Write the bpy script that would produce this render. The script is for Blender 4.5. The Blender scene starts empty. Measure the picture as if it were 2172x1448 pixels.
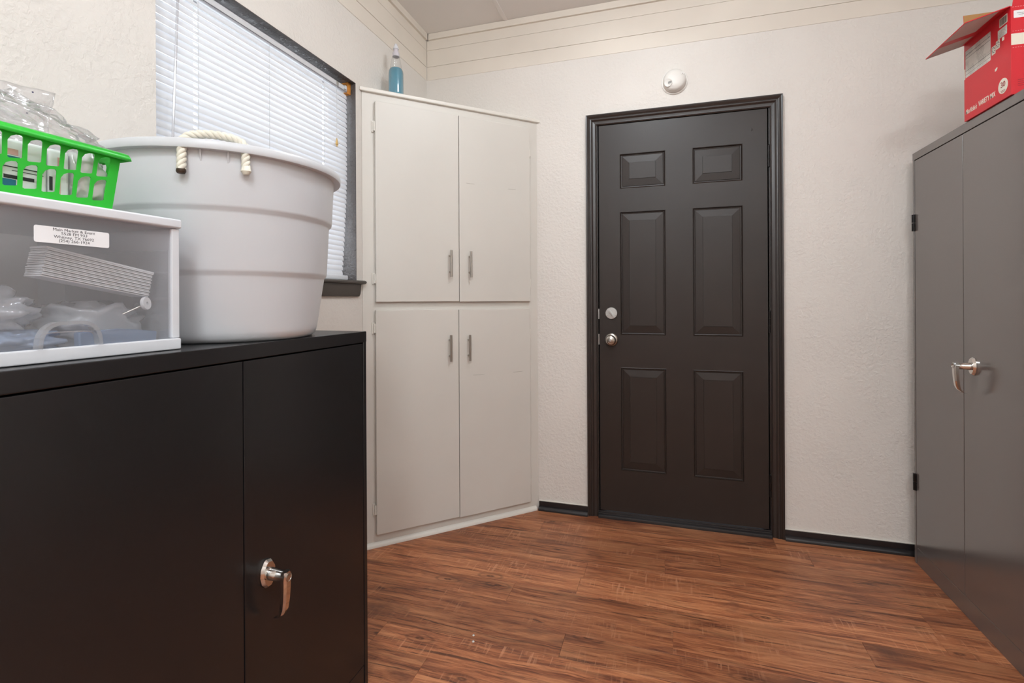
import bpy, bmesh, math, random
from mathutils import Vector, Matrix, noise
from mathutils.geometry import tessellate_polygon
random.seed(7)
S = bpy.context.scene
COL = S.collection
R = math.radians
pi = math.pi

# ------------------------------------------------------------------ measures
D = 2.705          # back wall (inner face)
XL = -1.359        # left wall
XR = 1.512         # right wall
YB = -1.95         # wall behind the camera
H = 2.7256         # ceiling
CA = 0.673         # corner cabinet leg along each wall

# ------------------------------------------------------------------ camera
cam_d = bpy.data.cameras.new('camera')
cam = bpy.data.objects.new('camera', cam_d)
COL.objects.link(cam)
S.camera = cam
cam_d.sensor_fit = 'HORIZONTAL'
cam_d.sensor_width = 36.0
cam_d.lens = 36.0 * 1066.49 / 2172
cam_d.shift_y = -(724 - 633.12) / 2172
cam_d.clip_start = 0.02
_a, _r = R(17.1734), R(-0.3018)
_fw = Vector((-math.sin(_a), math.cos(_a), 0))
_rt = Vector((math.cos(_a), math.sin(_a), 0))
_up = Vector((0, 0, 1))
_i = math.cos(_r) * _rt + math.sin(_r) * _up
_j = -math.sin(_r) * _rt + math.cos(_r) * _up
cam.matrix_world = Matrix((( _i.x, _j.x, -_fw.x, 0), (_i.y, _j.y, -_fw.y, 0), (_i.z, _j.z, -_fw.z, 1.1628), (0, 0, 0, 1)))

# ------------------------------------------------------------------ world, exposure
w = bpy.data.worlds.new('sky'); S.world = w
w.use_nodes = True
bg = w.node_tree.nodes['Background']
bg.inputs[0].default_value = (0.87, 0.92, 1.0, 1)
bg.inputs[1].default_value = 3.3
S.view_settings.view_transform = 'Standard'
S.view_settings.look = 'None'
S.view_settings.exposure = 0.10
S.view_settings.gamma = 1.0
S.view_settings.use_curve_mapping = False
LAMP = (-0.10, 1.55)         # flush ceiling lamp above the frame
LAMP_POWER = 33.0
FILL_LAMP_POWER = 44.5  # for the lamps added behind the camera as even fill
LAMP_COL = (0.89, 0.955, 1.0)

# ------------------------------------------------------------------ materials
def lin(c):
    f = lambda v: (v / 255 / 12.92) if v <= 10 else ((v / 255 + 0.055) / 1.055) ** 2.4
    return (f(c[0]), f(c[1]), f(c[2]), 1)

class NT:
    def __init__(self, name):
        self.m = bpy.data.materials.new(name)
        self.m.use_nodes = True
        self.t = self.m.node_tree
        self.b = self.t.nodes['Principled BSDF']
        self.out = self.t.nodes['Material Output']
    def n(self, typ, **kw):
        nd = self.t.nodes.new(typ)
        for k, v in kw.items():
            if k.startswith('i_'):
                key = k[2:]
                key = int(key) if key.isdigit() else key.replace('_', ' ')
                nd.inputs[key].default_value = v
            else:
                setattr(nd, k, v)
        return nd
    def l(self, a, b): self.t.links.new(a, b)
    def ramp(self, src, stops):
        nd = self.n('ShaderNodeValToRGB')
        e = nd.color_ramp.elements
        while len(e) < len(stops): e.new(0.5)
        for k, (p, c) in enumerate(stops):
            e[k].position = p
            e[k].color = c if len(c) == 4 else (*c, 1)
        self.l(src, nd.inputs[0])
        return nd.outputs[0]
    def bump(self, src, strength, dist):
        nd = self.n('ShaderNodeBump', i_Strength=strength, i_Distance=dist)
        self.l(src, nd.inputs['Height'])
        self.l(nd.outputs[0], self.b.inputs['Normal'])
        return nd

def mat(name, rgb, rough=0.5, metal=0.0, ior=1.5, vary=0.0, vscale=6.0, bump=0.0, bscale=200.0, coat=0.0, spec=0.5):
    t = NT(name)
    t.b.inputs['Base Color'].default_value = lin(rgb)
    t.b.inputs['Roughness'].default_value = rough
    t.b.inputs['Metallic'].default_value = metal
    t.b.inputs['IOR'].default_value = ior
    t.b.inputs['Specular IOR Level'].default_value = spec
    t.b.inputs['Coat Weight'].default_value = coat
    tc = t.n('ShaderNodeTexCoord')
    if vary > 0:
        nz = t.n('ShaderNodeTexNoise', i_Scale=vscale, i_Detail=4.0)
        t.l(tc.outputs['Object'], nz.inputs[0])
        c = lin(rgb)
        d = tuple(v * (1 - vary) for v in c[:3]); u = tuple(min(1, v * (1 + vary)) for v in c[:3])
        t.l(t.ramp(nz.outputs[0], [(0.3, d), (0.7, u)]), t.b.inputs['Base Color'])
    if bump > 0:
        nz = t.n('ShaderNodeTexNoise', i_Scale=bscale, i_Detail=3.0)
        t.l(tc.outputs['Object'], nz.inputs[0])
        t.bump(nz.outputs[0], bump, 0.002)
    return t.m

def plaster(name, rgb, amount=1.0, scale=1.0, rough=0.55):
    t = NT(name)
    tc = t.n('ShaderNodeTexCoord')
    c = lin(rgb)
    big = t.n('ShaderNodeTexNoise', i_Scale=1.7, i_Detail=2.0)
    t.l(tc.outputs['Object'], big.inputs[0])
    t.l(t.ramp(big.outputs[0], [(0.3, tuple(v * 0.965 for v in c[:3])), (0.7, tuple(min(1, v * 1.03) for v in c[:3]))]), t.b.inputs['Base Color'])
    t.b.inputs['Roughness'].default_value = rough
    n1 = t.n('ShaderNodeTexNoise', i_Scale=70.0 * scale, i_Detail=5.0, i_Roughness=0.55, i_Distortion=0.35)
    n2 = t.n('ShaderNodeTexNoise', i_Scale=9.0, i_Detail=2.0)
    t.l(tc.outputs['Object'], n1.inputs[0]); t.l(tc.outputs['Object'], n2.inputs[0])
    r1 = t.ramp(n1.outputs[0], [(0.40, (0, 0, 0)), (0.62, (1, 1, 1))])
    r2 = t.ramp(n2.outputs[0], [(0.32, (0.25, 0.25, 0.25)), (0.6, (1, 1, 1))])
    mx = t.n('ShaderNodeMath', operation='MULTIPLY')
    t.l(r1, mx.inputs[0]); t.l(r2, mx.inputs[1])
    t.bump(mx.outputs[0], 0.48 * amount, 0.004)
    return t.m

def wood_floor():
    t = NT('vinyl_wood_floor')
    tc = t.n('ShaderNodeTexCoord'); oi = t.n('ShaderNodeObjectInfo')
    vm = t.n('ShaderNodeVectorMath', operation='MULTIPLY_ADD')
    cb = t.n('ShaderNodeCombineXYZ')
    for k in range(3): t.l(oi.outputs['Random'], cb.inputs[k])
    vm.inputs[1].default_value = (37, 53, 11)
    t.l(cb.outputs[0], vm.inputs[0]); t.l(tc.outputs['Object'], vm.inputs[2])
    wmp = t.n('ShaderNodeMapping'); wmp.inputs['Scale'].default_value = (3.0, 7.0, 1)
    t.l(vm.outputs[0], wmp.inputs[0])
    wn = t.n('ShaderNodeTexNoise', i_Scale=1.3, i_Detail=3.0); t.l(wmp.outputs[0], wn.inputs[0])
    wc = t.n('ShaderNodeVectorMath', operation='MULTIPLY_ADD'); wc.inputs[1].default_value = (0.0, 0.028, 0.0)
    t.l(wn.outputs['Color'], wc.inputs[0]); t.l(vm.outputs[0], wc.inputs[2])
    def nz(sc, scale, det=6.0, rough=0.6, dist=0.0):
        mp = t.n('ShaderNodeMapping'); mp.inputs['Scale'].default_value = sc
        t.l(wc.outputs[0], mp.inputs[0])
        n = t.n('ShaderNodeTexNoise', i_Scale=scale, i_Detail=det, i_Roughness=rough, i_Distortion=dist)
        t.l(mp.outputs[0], n.inputs[0]); return n.outputs[0]
    a = nz((0.8, 11, 1), 1.8, 10.0, 0.74, 1.8)
    b = nz((5.0, 95, 1), 2.0, 6.0, 0.7, 0.8)
    ad = t.n('ShaderNodeMath', operation='MULTIPLY_ADD'); ad.inputs[1].default_value = 0.38
    t.l(b, ad.inputs[0])
    sc = t.n('ShaderNodeMath', operation='MULTIPLY'); sc.inputs[1].default_value = 0.72
    t.l(a, sc.inputs[0]); t.l(sc.outputs[0], ad.inputs[2])
    col = t.ramp(ad.outputs[0], [(0.37, lin((66, 35, 21))), (0.455, lin((120, 66, 38))), (0.54, lin((160, 94, 54))), (0.65, lin((196, 130, 82)))])
    # dark streaks
    dk = nz((1.1, 26, 1), 1.4, 7.0, 0.68, 2.6)
    dm = t.ramp(dk, [(0.56, (0, 0, 0)), (0.63, (1, 1, 1))])
    mx = t.n('ShaderNodeMix', data_type='RGBA'); mx.inputs[7].default_value = lin((66, 36, 24))
    fd = t.n('ShaderNodeMath', operation='MULTIPLY'); fd.inputs[1].default_value = 0.8
    t.l(dm, fd.inputs[0]); t.l(fd.outputs[0], mx.inputs[0]); t.l(col, mx.inputs[6])
    bl = nz((2.6, 9, 1), 1.2, 4.0, 0.6, 0.6)
    b1 = t.ramp(bl, [(0.52, (0, 0, 0)), (0.72, (0.75, 0.75, 0.75))]); b2 = t.ramp(bl, [(0.28, (0.75, 0.75, 0.75)), (0.46, (0, 0, 0))])
    mA = t.n('ShaderNodeMix', data_type='RGBA'); mA.inputs[7].default_value = lin((184, 124, 80)); t.l(b1, mA.inputs[0]); t.l(mx.outputs[2], mA.inputs[6])
    mB = t.n('ShaderNodeMix', data_type='RGBA'); mB.inputs[7].default_value = lin((96, 56, 40)); t.l(b2, mB.inputs[0]); t.l(mA.outputs[2], mB.inputs[6])
    mx = mB
    # pale cross saw marks in patches
    sw = nz((60, 5, 1), 1.6, 3.0, 0.5, 0.4); pt = nz((2.2, 7, 1), 1.1, 2.0)
    s1 = t.ramp(sw, [(0.55, (0, 0, 0)), (0.68, (1, 1, 1))]); s2 = t.ramp(pt, [(0.5, (0, 0, 0)), (0.62, (1, 1, 1))])
    sm = t.n('ShaderNodeMath', operation='MULTIPLY'); t.l(s1, sm.inputs[0]); t.l(s2, sm.inputs[1])
    sm2 = t.n('ShaderNodeMath', operation='MULTIPLY'); sm2.inputs[1].default_value = 0.55; t.l(sm.outputs[0], sm2.inputs[0])
    m2 = t.n('ShaderNodeMix', data_type='RGBA'); m2.inputs[7].default_value = lin((200, 140, 100))
    t.l(sm2.outputs[0], m2.inputs[0]); t.l(mx.outputs[2], m2.inputs[6])
    # knots
    mp = t.n('ShaderNodeMapping'); mp.inputs['Scale'].default_value = (1.3, 3.4, 1)
    t.l(wc.outputs[0], mp.inputs[0])
    vo = t.n('ShaderNodeTexVoronoi', i_Scale=1.0, voronoi_dimensions='2D'); t.l(mp.outputs[0], vo.inputs[0])
    ring = t.n('ShaderNodeMath', operation='SINE'); k1 = t.n('ShaderNodeMath', operation='MULTIPLY'); k1.inputs[1].default_value = 120
    t.l(vo.outputs['Distance'], k1.inputs[0]); t.l(k1.outputs[0], ring.inputs[0])
    near = t.ramp(vo.outputs['Distance'], [(0.03, (1, 1, 1)), (0.11, (0, 0, 0))])
    rr = t.ramp(ring.outputs[0], [(0.0, (0.25, 0.25, 0.25)), (1.0, (1, 1, 1))])
    kk = t.n('ShaderNodeMath', operation='MULTIPLY'); t.l(near, kk.inputs[0]); t.l(rr, kk.inputs[1])
    k3 = t.n('ShaderNodeMath', operation='MULTIPLY'); k3.inputs[1].default_value = 0.8; t.l(kk.outputs[0], k3.inputs[0])
    m3 = t.n('ShaderNodeMix', data_type='RGBA'); m3.inputs[7].default_value = lin((70, 38, 24))
    t.l(k3.outputs[0], m3.inputs[0]); t.l(m2.outputs[2], m3.inputs[6])
    # plank-to-plank tone
    hs = t.n('ShaderNodeHueSaturation', i_Saturation=0.96, i_Hue=0.498)
    vr = t.n('ShaderNodeMapRange'); vr.inputs[3].default_value = 0.84; vr.inputs[4].default_value = 1.18
    t.l(oi.outputs['Random'], vr.inputs[0]); t.l(vr.outputs[0], hs.inputs['Value']); t.l(m3.outputs[2], hs.inputs['Color'])
    t.l(hs.outputs[0], t.b.inputs['Base Color'])
    t.b.inputs['Roughness'].default_value = 0.42
    t.bump(ad.outputs[0], 0.15, 0.002)
    return t.m

def film(name, tint=(1, 1, 1), haze=0.10, gloss=0.10, bscale=30.0, bstr=0.6, dcol=(0.8, 0.8, 0.8)):
    t = NT(name); t.t.nodes.remove(t.b)
    tr = t.n('ShaderNodeBsdfTransparent'); tr.inputs[0].default_value = (*tint, 1)
    gl = t.n('ShaderNodeBsdfGlossy', i_Roughness=0.12)
    df = t.n('ShaderNodeBsdfDiffuse'); df.inputs[0].default_value = (*dcol, 1)
    lw = t.n('ShaderNodeLayerWeight', i_Blend=0.35)
    m1 = t.n('ShaderNodeMixShader'); m1.inputs[0].default_value = haze
    m2 = t.n('ShaderNodeMixShader')
    tc = t.n('ShaderNodeTexCoord'); nz = t.n('ShaderNodeTexNoise', i_Scale=bscale, i_Detail=3.0, i_Distortion=1.5)
    bp = t.n('ShaderNodeBump', i_Strength=bstr, i_Distance=0.004)
    t.l(tc.outputs['Object'], nz.inputs[0]); t.l(nz.outputs[0], bp.inputs['Height'])
    if bstr > 0:
        t.l(bp.outputs[0], gl.inputs['Normal'])
    mr = t.n('ShaderNodeMapRange'); mr.inputs[3].default_value = gloss * 0.5; mr.inputs[4].default_value = min(1, gloss * 4)
    t.l(lw.outputs['Facing'], mr.inputs[0])
    t.l(tr.outputs[0], m1.inputs[1]); t.l(df.outputs[0], m1.inputs[2])
    t.l(mr.outputs[0], m2.inputs[0]); t.l(m1.outputs[0], m2.inputs[1]); t.l(gl.outputs[0], m2.inputs[2])
    t.l(m2.outputs[0], t.out.inputs[0])
    return t.m

def transl(name, rgb, k=0.35, rough=0.4):
    t = NT(name)
    t.b.inputs['Base Color'].default_value = lin(rgb); t.b.inputs['Roughness'].default_value = rough
    ts = t.n('ShaderNodeBsdfTranslucent'); ts.inputs[0].default_value = lin(rgb)
    ms = t.n('ShaderNodeMixShader'); ms.inputs[0].default_value = k
    t.l(t.b.outputs[0], ms.inputs[1]); t.l(ts.outputs[0], ms.inputs[2]); t.l(ms.outputs[0], t.out.inputs[0])
    return t.m

def emit(name, col, st):
    t = NT(name)
    t.b.inputs['Emission Color'].default_value = (*col, 1); t.b.inputs['Emission Strength'].default_value = st
    t.b.inputs['Base Color'].default_value = (0.8, 0.8, 0.8, 1)
    return t.m

def print_table(name, rows, base=(226, 222, 214), ink=(120, 116, 112)):
    t = NT(name); tc = t.n('ShaderNodeTexCoord')
    wv = t.n('ShaderNodeTexWave', i_Scale=rows, wave_type='BANDS', bands_direction='Z')
    t.l(tc.outputs['Object'], wv.inputs[0])
    nz = t.n('ShaderNodeTexNoise', i_Scale=620.0, i_Detail=1.0); t.l(tc.outputs['Object'], nz.inputs[0])
    n2 = t.n('ShaderNodeTexNoise', i_Scale=25.0, i_Detail=1.0); t.l(tc.outputs['Object'], n2.inputs[0])
    a = t.ramp(wv.outputs[0], [(0.5, (0, 0, 0)), (0.6, (1, 1, 1))]); b = t.ramp(nz.outputs[0], [(0.47, (0, 0, 0)), (0.52, (1, 1, 1))])
    c = t.ramp(n2.outputs[0], [(0.42, (0, 0, 0)), (0.5, (1, 1, 1))])
    m = t.n('ShaderNodeMath', operation='MULTIPLY'); t.l(a, m.inputs[0]); t.l(b, m.inputs[1])
    m1 = t.n('ShaderNodeMath', operation='MULTIPLY'); t.l(m.outputs[0], m1.inputs[0]); t.l(c, m1.inputs[1])
    mx = t.n('ShaderNodeMix', data_type='RGBA'); mx.inputs[6].default_value = lin(base); mx.inputs[7].default_value = lin(ink)
    t.l(m1.outputs[0], mx.inputs[0]); t.l(mx.outputs[2], t.b.inputs['Base Color'])
    return t.m

M = {}
M['wall'] = plaster('warm_white_wall_plaster', (228, 222, 215), 0.68)
M['wall_smooth'] = mat('cream_painted_board', (228, 219, 207), 0.5, vary=0.04, vscale=3, bump=0.05, bscale=60)
M['ceil'] = mat('ceiling_paint', (236, 231, 227), 0.7, vary=0.03, vscale=2, bump=0.05, bscale=80)
M['floor'] = wood_floor()
M['seam'] = mat('plank_joint', (70, 38, 22), 0.7)
M['door'] = mat('espresso_door_paint', (44, 36, 32), 0.42, vary=0.10, vscale=5, bump=0.03, bscale=90, ior=1.45)
M['trim'] = mat('espresso_trim_paint', (43, 36, 33), 0.32, vary=0.10, vscale=9, bump=0.05, bscale=60, ior=1.55)
M['base'] = mat('black_baseboard_paint', (36, 33, 34), 0.30, vary=0.15, vscale=20, bump=0.06, bscale=60)
M['caulk'] = mat('white_caulk', (226, 220, 210), 0.6)
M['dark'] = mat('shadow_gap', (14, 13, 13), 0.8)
M['reveal'] = plaster('dark_grey_reveal_plaster', (92, 86, 84), 1.6, 1.2, 0.26)
M['sill'] = mat('dark_sill_paint', (70, 63, 58), 0.35, vary=0.08, vscale=12)
M['cab'] = mat('off_white_cabinet_paint', (216, 211, 203), 0.42, vary=0.025, vscale=2.5, bump=0.03, bscale=120)
M['cabtrim'] = mat('white_gloss_trim', (228, 223, 214), 0.38)
M['scuff'] = mat('pencil_scuff', (150, 142, 130), 0.7)
M['nickel'] = mat('brushed_nickel', (176, 170, 162), 0.28, metal=1.0, bump=0.02, bscale=300)
M['chrome'] = mat('chrome', (215, 212, 208), 0.09, metal=1.0)
M['steel'] = mat('satin_steel', (190, 192, 192), 0.33, metal=1.0)
M['black'] = mat('black_enamel_steel', (30, 29, 30), 0.27, ior=1.5, bump=0.015, bscale=500, spec=0.5)
M['locker'] = mat('black_enamel_locker', (102, 95, 92), 0.20, ior=2.2, bump=0.015, bscale=500)
M['hinge'] = mat('dark_hinge', (30, 28, 28), 0.3, metal=0.6)
M['white_plastic'] = mat('white_plastic', (218, 220, 225), 0.35, vary=0.02, vscale=10)
M['detector'] = mat('detector_plastic', (232, 228, 222), 0.4)
M['tub'] = transl('white_tub_plastic', (213, 215, 219), 0.10, 0.34)
M['rope'] = mat('white_nylon_rope', (226, 222, 208), 0.6, vary=0.1, vscale=60)
M['burnt'] = mat('burnt_rope_end', (58, 40, 22), 0.5)
M['slat'] = transl('white_vinyl_slat', (238, 238, 240), 0.30, 0.35)
M['cord'] = mat('white_cord', (206, 206, 206), 0.6)
M['wand'] = film('clear_wand', (0.86, 0.86, 0.88), 0.25, 0.12, bstr=0)
M['straw'] = mat('straw_tassel', (214, 178, 112), 0.6, vary=0.2, vscale=200)
M['oak'] = mat('amber_wood', (196, 128, 52), 0.5, vary=0.25, vscale=60)
M['green'] = transl('green_basket_plastic', (64, 214, 72), 0.30, 0.3)
M['film'] = film('clear_bag_film', (0.97, 0.97, 0.98), 0.10, 0.12, 22, 0.7)
M['film2'] = film('cloudy_bag_film', (0.92, 0.94, 0.97), 0.42, 0.14, 30, 0.7, (0.82, 0.85, 0.9))
M['film3'] = film('creamy_bag_film', (0.92, 0.93, 0.86), 0.80, 0.10, 30, 0.7)
M['bluefilm'] = film('blue_bag_film', (0.72, 0.80, 0.92), 0.62, 0.10, 30, 0.6, (0.42, 0.54, 0.74))
M['panel'] = film('smoky_clear_panel', (0.96, 0.96, 0.97), 0.09, 0.05, 10, 0.0)
M['clear'] = film('clear_moulded_plastic', (0.93, 0.94, 0.96), 0.22, 0.16, 10, 0.0)
M['case'] = transl('grey_white_drawer_case', (236, 237, 240), 0.65, 0.4)
M['paper'] = mat('white_paper', (235, 236, 238), 0.6, vary=0.03, vscale=20)
M['ink'] = mat('black_ink', (52, 52, 56), 0.6)
M['label'] = mat('label_white', (240, 240, 242), 0.4)
M['red'] = mat('red_carton', (214, 32, 46), 0.36, ior=1.5)
M['kraft'] = mat('brown_kraft_board', (186, 140, 88), 0.8, vary=0.06, vscale=30)
M['carton_white'] = mat('carton_white_print', (236, 230, 214), 0.45)
M['carton_grey'] = mat('carton_unprinted_glue_area', (205, 190, 186), 0.5)
M['darkred'] = mat('dark_red_print', (150, 36, 44), 0.5)
M['table'] = print_table('nutrition_print', 80.0)
M['smallprint'] = print_table('small_print', 110.0)
M['barcode'] = mat('barcode_ink', (60, 56, 56), 0.5)
M['navy'] = mat('navy_print', (44, 46, 82), 0.5)
M['pink'] = mat('pink_print', (226, 176, 172), 0.5)
M['tealprint'] = mat('teal_print', (36, 112, 140), 0.5)
M['bottle'] = film('clear_bottle', (0.96, 0.97, 0.97), 0.10, 0.12, 10, 0.0)
_t = NT('teal_liquid'); _t.b.inputs['Base Color'].default_value = lin((30, 160, 190)); _t.b.inputs['Roughness'].default_value = 0.08
_t.b.inputs['Transmission Weight'].default_value = 0.35; _t.b.inputs['IOR'].default_value = 1.33
M['liquid'] = _t.m
M['capgrey'] = mat('pale_lilac_plastic', (206, 200, 206), 0.4)
M['glass'] = film('window_glass', (0.96, 0.98, 0.98), 0.0, 0.06, 10, 0.0)
M['frame'] = mat('window_frame_paint', (188, 188, 190), 0.5)
M['lamp'] = emit('lit_lamp_glass', LAMP_COL, LAMP_POWER)
M['fill_lamp'] = emit('added_fill_lamp_glass', LAMP_COL, FILL_LAMP_POWER)  # glow of the added fill lamps
M['bits'] = mat('shiny_foil', (235, 235, 238), 0.15, metal=1.0)

# ------------------------------------------------------------------ builders
WM = {}

class MB:
    def __init__(self): self.v = []; self.f = []; self.mi = []
    def add(self, vs, fs, mi=0):
        o = len(self.v)
        self.v += [Vector(p) for p in vs]
        self.f += [tuple(o + i for i in f) for f in fs]
        self.mi += [mi] * len(fs)
        return self
    def box(self, a, b, mi=0):
        x0, x1 = sorted((a[0], b[0])); y0, y1 = sorted((a[1], b[1])); z0, z1 = sorted((a[2], b[2]))
        vs = [(x0, y0, z0), (x1, y0, z0), (x1, y1, z0), (x0, y1, z0), (x0, y0, z1), (x1, y0, z1), (x1, y1, z1), (x0, y1, z1)]
        return self.add(vs, [(3, 2, 1, 0), (4, 5, 6, 7), (0, 1, 5, 4), (1, 2, 6, 5), (2, 3, 7, 6), (3, 0, 4, 7)], mi)
    def prism(self, pts, e0, e1, fn, mi=0):
        # pts: 2D outline; fn(u,v,e) -> 3D ; extruded from e0 to e1
        n = len(pts)
        vs = [fn(u, v, e0) for u, v in pts] + [fn(u, v, e1) for u, v in pts]
        fs = [tuple(range(n))[::-1], tuple(range(n, 2 * n))] + [(i, (i + 1) % n, n + (i + 1) % n, n + i) for i in range(n)]
        return self.add(vs, fs, mi)
    def tube(self, path, r, n=10, cap=True, mi=0):
        path = [Vector(p) for p in path]; m = len(path)
        rr = r if hasattr(r, '__len__') else [r] * m
        t0 = (path[1] - path[0]).normalized()
        nrm = t0.orthogonal().normalized()
        vs = []
        for k in range(m):
            t = (path[min(k + 1, m - 1)] - path[max(k - 1, 0)]).normalized()
            nrm = (nrm - t * nrm.dot(t)).normalized(); bn = t.cross(nrm)
            for q in range(n):
                a = 2 * pi * q / n
                vs.append(path[k] + (nrm * math.cos(a) + bn * math.sin(a)) * rr[k])
        fs = [(k * n + q, k * n + (q + 1) % n, (k + 1) * n + (q + 1) % n, (k + 1) * n + q) for k in range(m - 1) for q in range(n)]
        if cap: fs += [tuple(range(n))[::-1], tuple(range((m - 1) * n, m * n))]
        return self.add(vs, fs, mi)
    def lathe(self, prof, c, axis=(0, 0, 1), n=32, sx=1.0, mi=0, xdir=None):
        ax = Vector(axis).normalized(); c = Vector(c)
        ux = Vector(xdir) if xdir else ax.orthogonal().normalized()
        uy = ax.cross(ux)
        vs = []; idx = []
        for r, h in prof:
            if r < 1e-6: idx.append([len(vs)] * n); vs.append(c + ax * h)
            else:
                idx.append(list(range(len(vs), len(vs) + n)))
                vs += [c + ax * h + ux * (r * math.cos(2 * pi * q / n)) + uy * (r * sx * math.sin(2 * pi * q / n)) for q in range(n)]
        fs = []
        for k in range(len(prof) - 1):
            for q in range(n):
                f = []
                for i in (idx[k][q], idx[k][(q + 1) % n], idx[k + 1][(q + 1) % n], idx[k + 1][q]):
                    if i not in f: f.append(i)
                if len(f) > 2: fs.append(tuple(f))
        return self.add(vs, fs, mi)
    def holed(self, outer, holes, fn, mi=0):
        polys = [[Vector((u, v, 0)) for u, v in p] for p in [outer] + holes]
        flat = [p for q in polys for p in q]
        tri = tessellate_polygon(polys)
        return self.add([fn(p.x, p.y) for p in flat], [tuple(t) for t in tri], mi)
    def build(self, name, m, parent=None, origin=None, smooth=False, bevel=0.0, seg=2, local=False, solid=0.0, weld=True, sharp=40):
        """vertices are in world space (or in the parent's frame when local)"""
        P = WM[parent] if parent else Matrix()
        inv = P.inverted()
        vs = self.v if local else [inv @ p for p in self.v]
        if origin is None:
            o = Vector((0, 0, 0))
            if parent is None:
                o = Vector(((min(p.x for p in vs) + max(p.x for p in vs)) / 2, (min(p.y for p in vs) + max(p.y for p in vs)) / 2, min(p.z for p in vs)))
        else:
            o = Vector(origin) if local else inv @ Vector(origin)
        me = bpy.data.meshes.new(name)
        bm = bmesh.new()
        bv = [bm.verts.new(p - o) for p in vs]
        for f, mi in zip(self.f, self.mi):
            try:
                fc = bm.faces.new([bv[i] for i in f]); fc.material_index = mi
            except ValueError: pass
        if weld: bmesh.ops.remove_doubles(bm, verts=bm.verts, dist=1e-5)
        bmesh.ops.recalc_face_normals(bm, faces=bm.faces)
        if bevel > 0:
            es = [e for e in bm.edges if len(e.link_faces) == 2 and e.calc_face_angle(0) > R(30)]
            bmesh.ops.bevel(bm, geom=es, offset=bevel, segments=seg, profile=0.5, affect='EDGES', clamp_overlap=True)
        if smooth or bevel > 0:
            for f in bm.faces: f.smooth = True
            for e in bm.edges:
                if len(e.link_faces) == 2 and e.calc_face_angle(0) > R(sharp): e.smooth = False
        bm.to_mesh(me); bm.free()
        for q in (m if isinstance(m, (list, tuple)) else [m]): me.materials.append(M[q] if isinstance(q, str) else q)
        ob = bpy.data.objects.new(name, me)
        COL.objects.link(ob)
        ob.location = o
        if parent: ob.parent = parent
        WM[ob] = P @ Matrix.Translation(o)
        if bevel > 0:
            md = ob.modifiers.new('weighted', 'WEIGHTED_NORMAL'); md.keep_sharp = True; md.weight = 100
        if solid > 0:
            md = ob.modifiers.new('thickness', 'SOLIDIFY'); md.thickness = solid; md.offset = 0
        return ob

def tag(o, label=None, cat=None, group=None, kind=None):
    if label: o['label'] = label
    if cat: o['category'] = cat
    if group: o['group'] = group
    if kind: o['kind'] = kind
    return o

def thing(name, label, cat, loc, rz=0.0, group=None, kind=None):
    o = bpy.data.objects.new(name, None); COL.objects.link(o)
    o.empty_display_size = 0.05
    o.location = loc; o.rotation_euler = (0, 0, rz)
    WM[o] = Matrix.Translation(Vector(loc)) @ Matrix.Rotation(rz, 4, 'Z')
    return tag(o, label, cat, group, kind)

def copy_part(src, parent, loc=None):
    c = src.copy(); COL.objects.link(c); c.parent = parent
    if loc is not None: c.location = loc
    WM[c] = (WM[parent] if parent else Matrix()) @ Matrix.Translation(c.location)
    return c

def struct(o, label=None, cat=None): return tag(o, label, cat, kind='structure')

def text(name, body, size, m, parent, origin, ux, uy, align='CENTER', shear=0.0, depth=0.0002, sx=1.0, bold=0.0):
    cu = bpy.data.curves.new(name, 'FONT'); cu.body = body; cu.size = size; cu.align_x = align; cu.align_y = 'CENTER'
    cu.shear = shear; cu.extrude = depth; cu.resolution_u = 3; cu.offset = bold
    ob = bpy.data.objects.new(name, cu); COL.objects.link(ob)
    dg = bpy.context.evaluated_depsgraph_get()
    me = bpy.data.meshes.new_from_object(ob.evaluated_get(dg))
    bpy.data.objects.remove(ob)
    ux = Vector(ux); uy = Vector(uy); n = ux.cross(uy); O = Vector(origin)
    inv = WM[parent].inverted()
    for v in me.vertices: v.co = inv @ (O + ux * v.co.x * sx + uy * v.co.y + n * v.co.z)
    me.materials.clear(); me.materials.append(M[m]); me.name = name
    o = bpy.data.objects.new(name, me); COL.objects.link(o); o.parent = parent; WM[o] = WM[parent].copy()
    return o

def rrect(u0, u1, v0, v1, r, n=4):
    p = []
    for cu, cv, a0 in ((u1 - r, v1 - r, 0), (u0 + r, v1 - r, 90), (u0 + r, v0 + r, 180), (u1 - r, v0 + r, 270)):
        for k in range(n + 1):
            a = R(a0 + 90 * k / n); p.append((cu + r * math.cos(a), cv + r * math.sin(a)))
    return p

# ------------------------------------------------------------------ shell
fl = MB().box((XL - 0.15, YB - 0.1, -0.08), (XR + 0.1, D + 0.12, -0.004)).build('floor', 'floor', origin=(0, 0, -0.004))
struct(fl, 'reddish brown wood plank floor')
# planks: rows 0.122 m deep running along X
PW, PL, GAP = 0.122, 1.22, 0.00035
starts = {}
row_joint = {2.209: -0.017, 1.721: 0.012, 1.599: -0.343, 2.331: 0.215, 2.087: 0.880, 1.965: -0.350, 1.843: 0.62, 2.453: -0.62, 2.575: 0.48, 1.477: 0.25, 1.355: -0.75}
plank_me = {}
k = 0
y0 = 2.331 + 0.122 * 3
while y0 > 0.1:
    yk = round(y0, 3)
    j = row_joint.get(yk, random.uniform(-0.6, 0.6))
    y1 = min(y0 + PW, D + 0.02)
    x = j - PL * 2
    while x < XR:
        xa, xb = max(x, XL), min(x + PL, XR)
        if xb - xa > 0.02:
            mb = MB().box((xa + GAP, y0 + GAP, -0.0039), (xb - GAP, y1 - GAP, 0.0))
            mb.build('plank', 'floor', fl, origin=((xa + xb) / 2, (y0 + y1) / 2, 0), bevel=0.0004, seg=1)
        x += PL
    y0 -= PW

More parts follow.
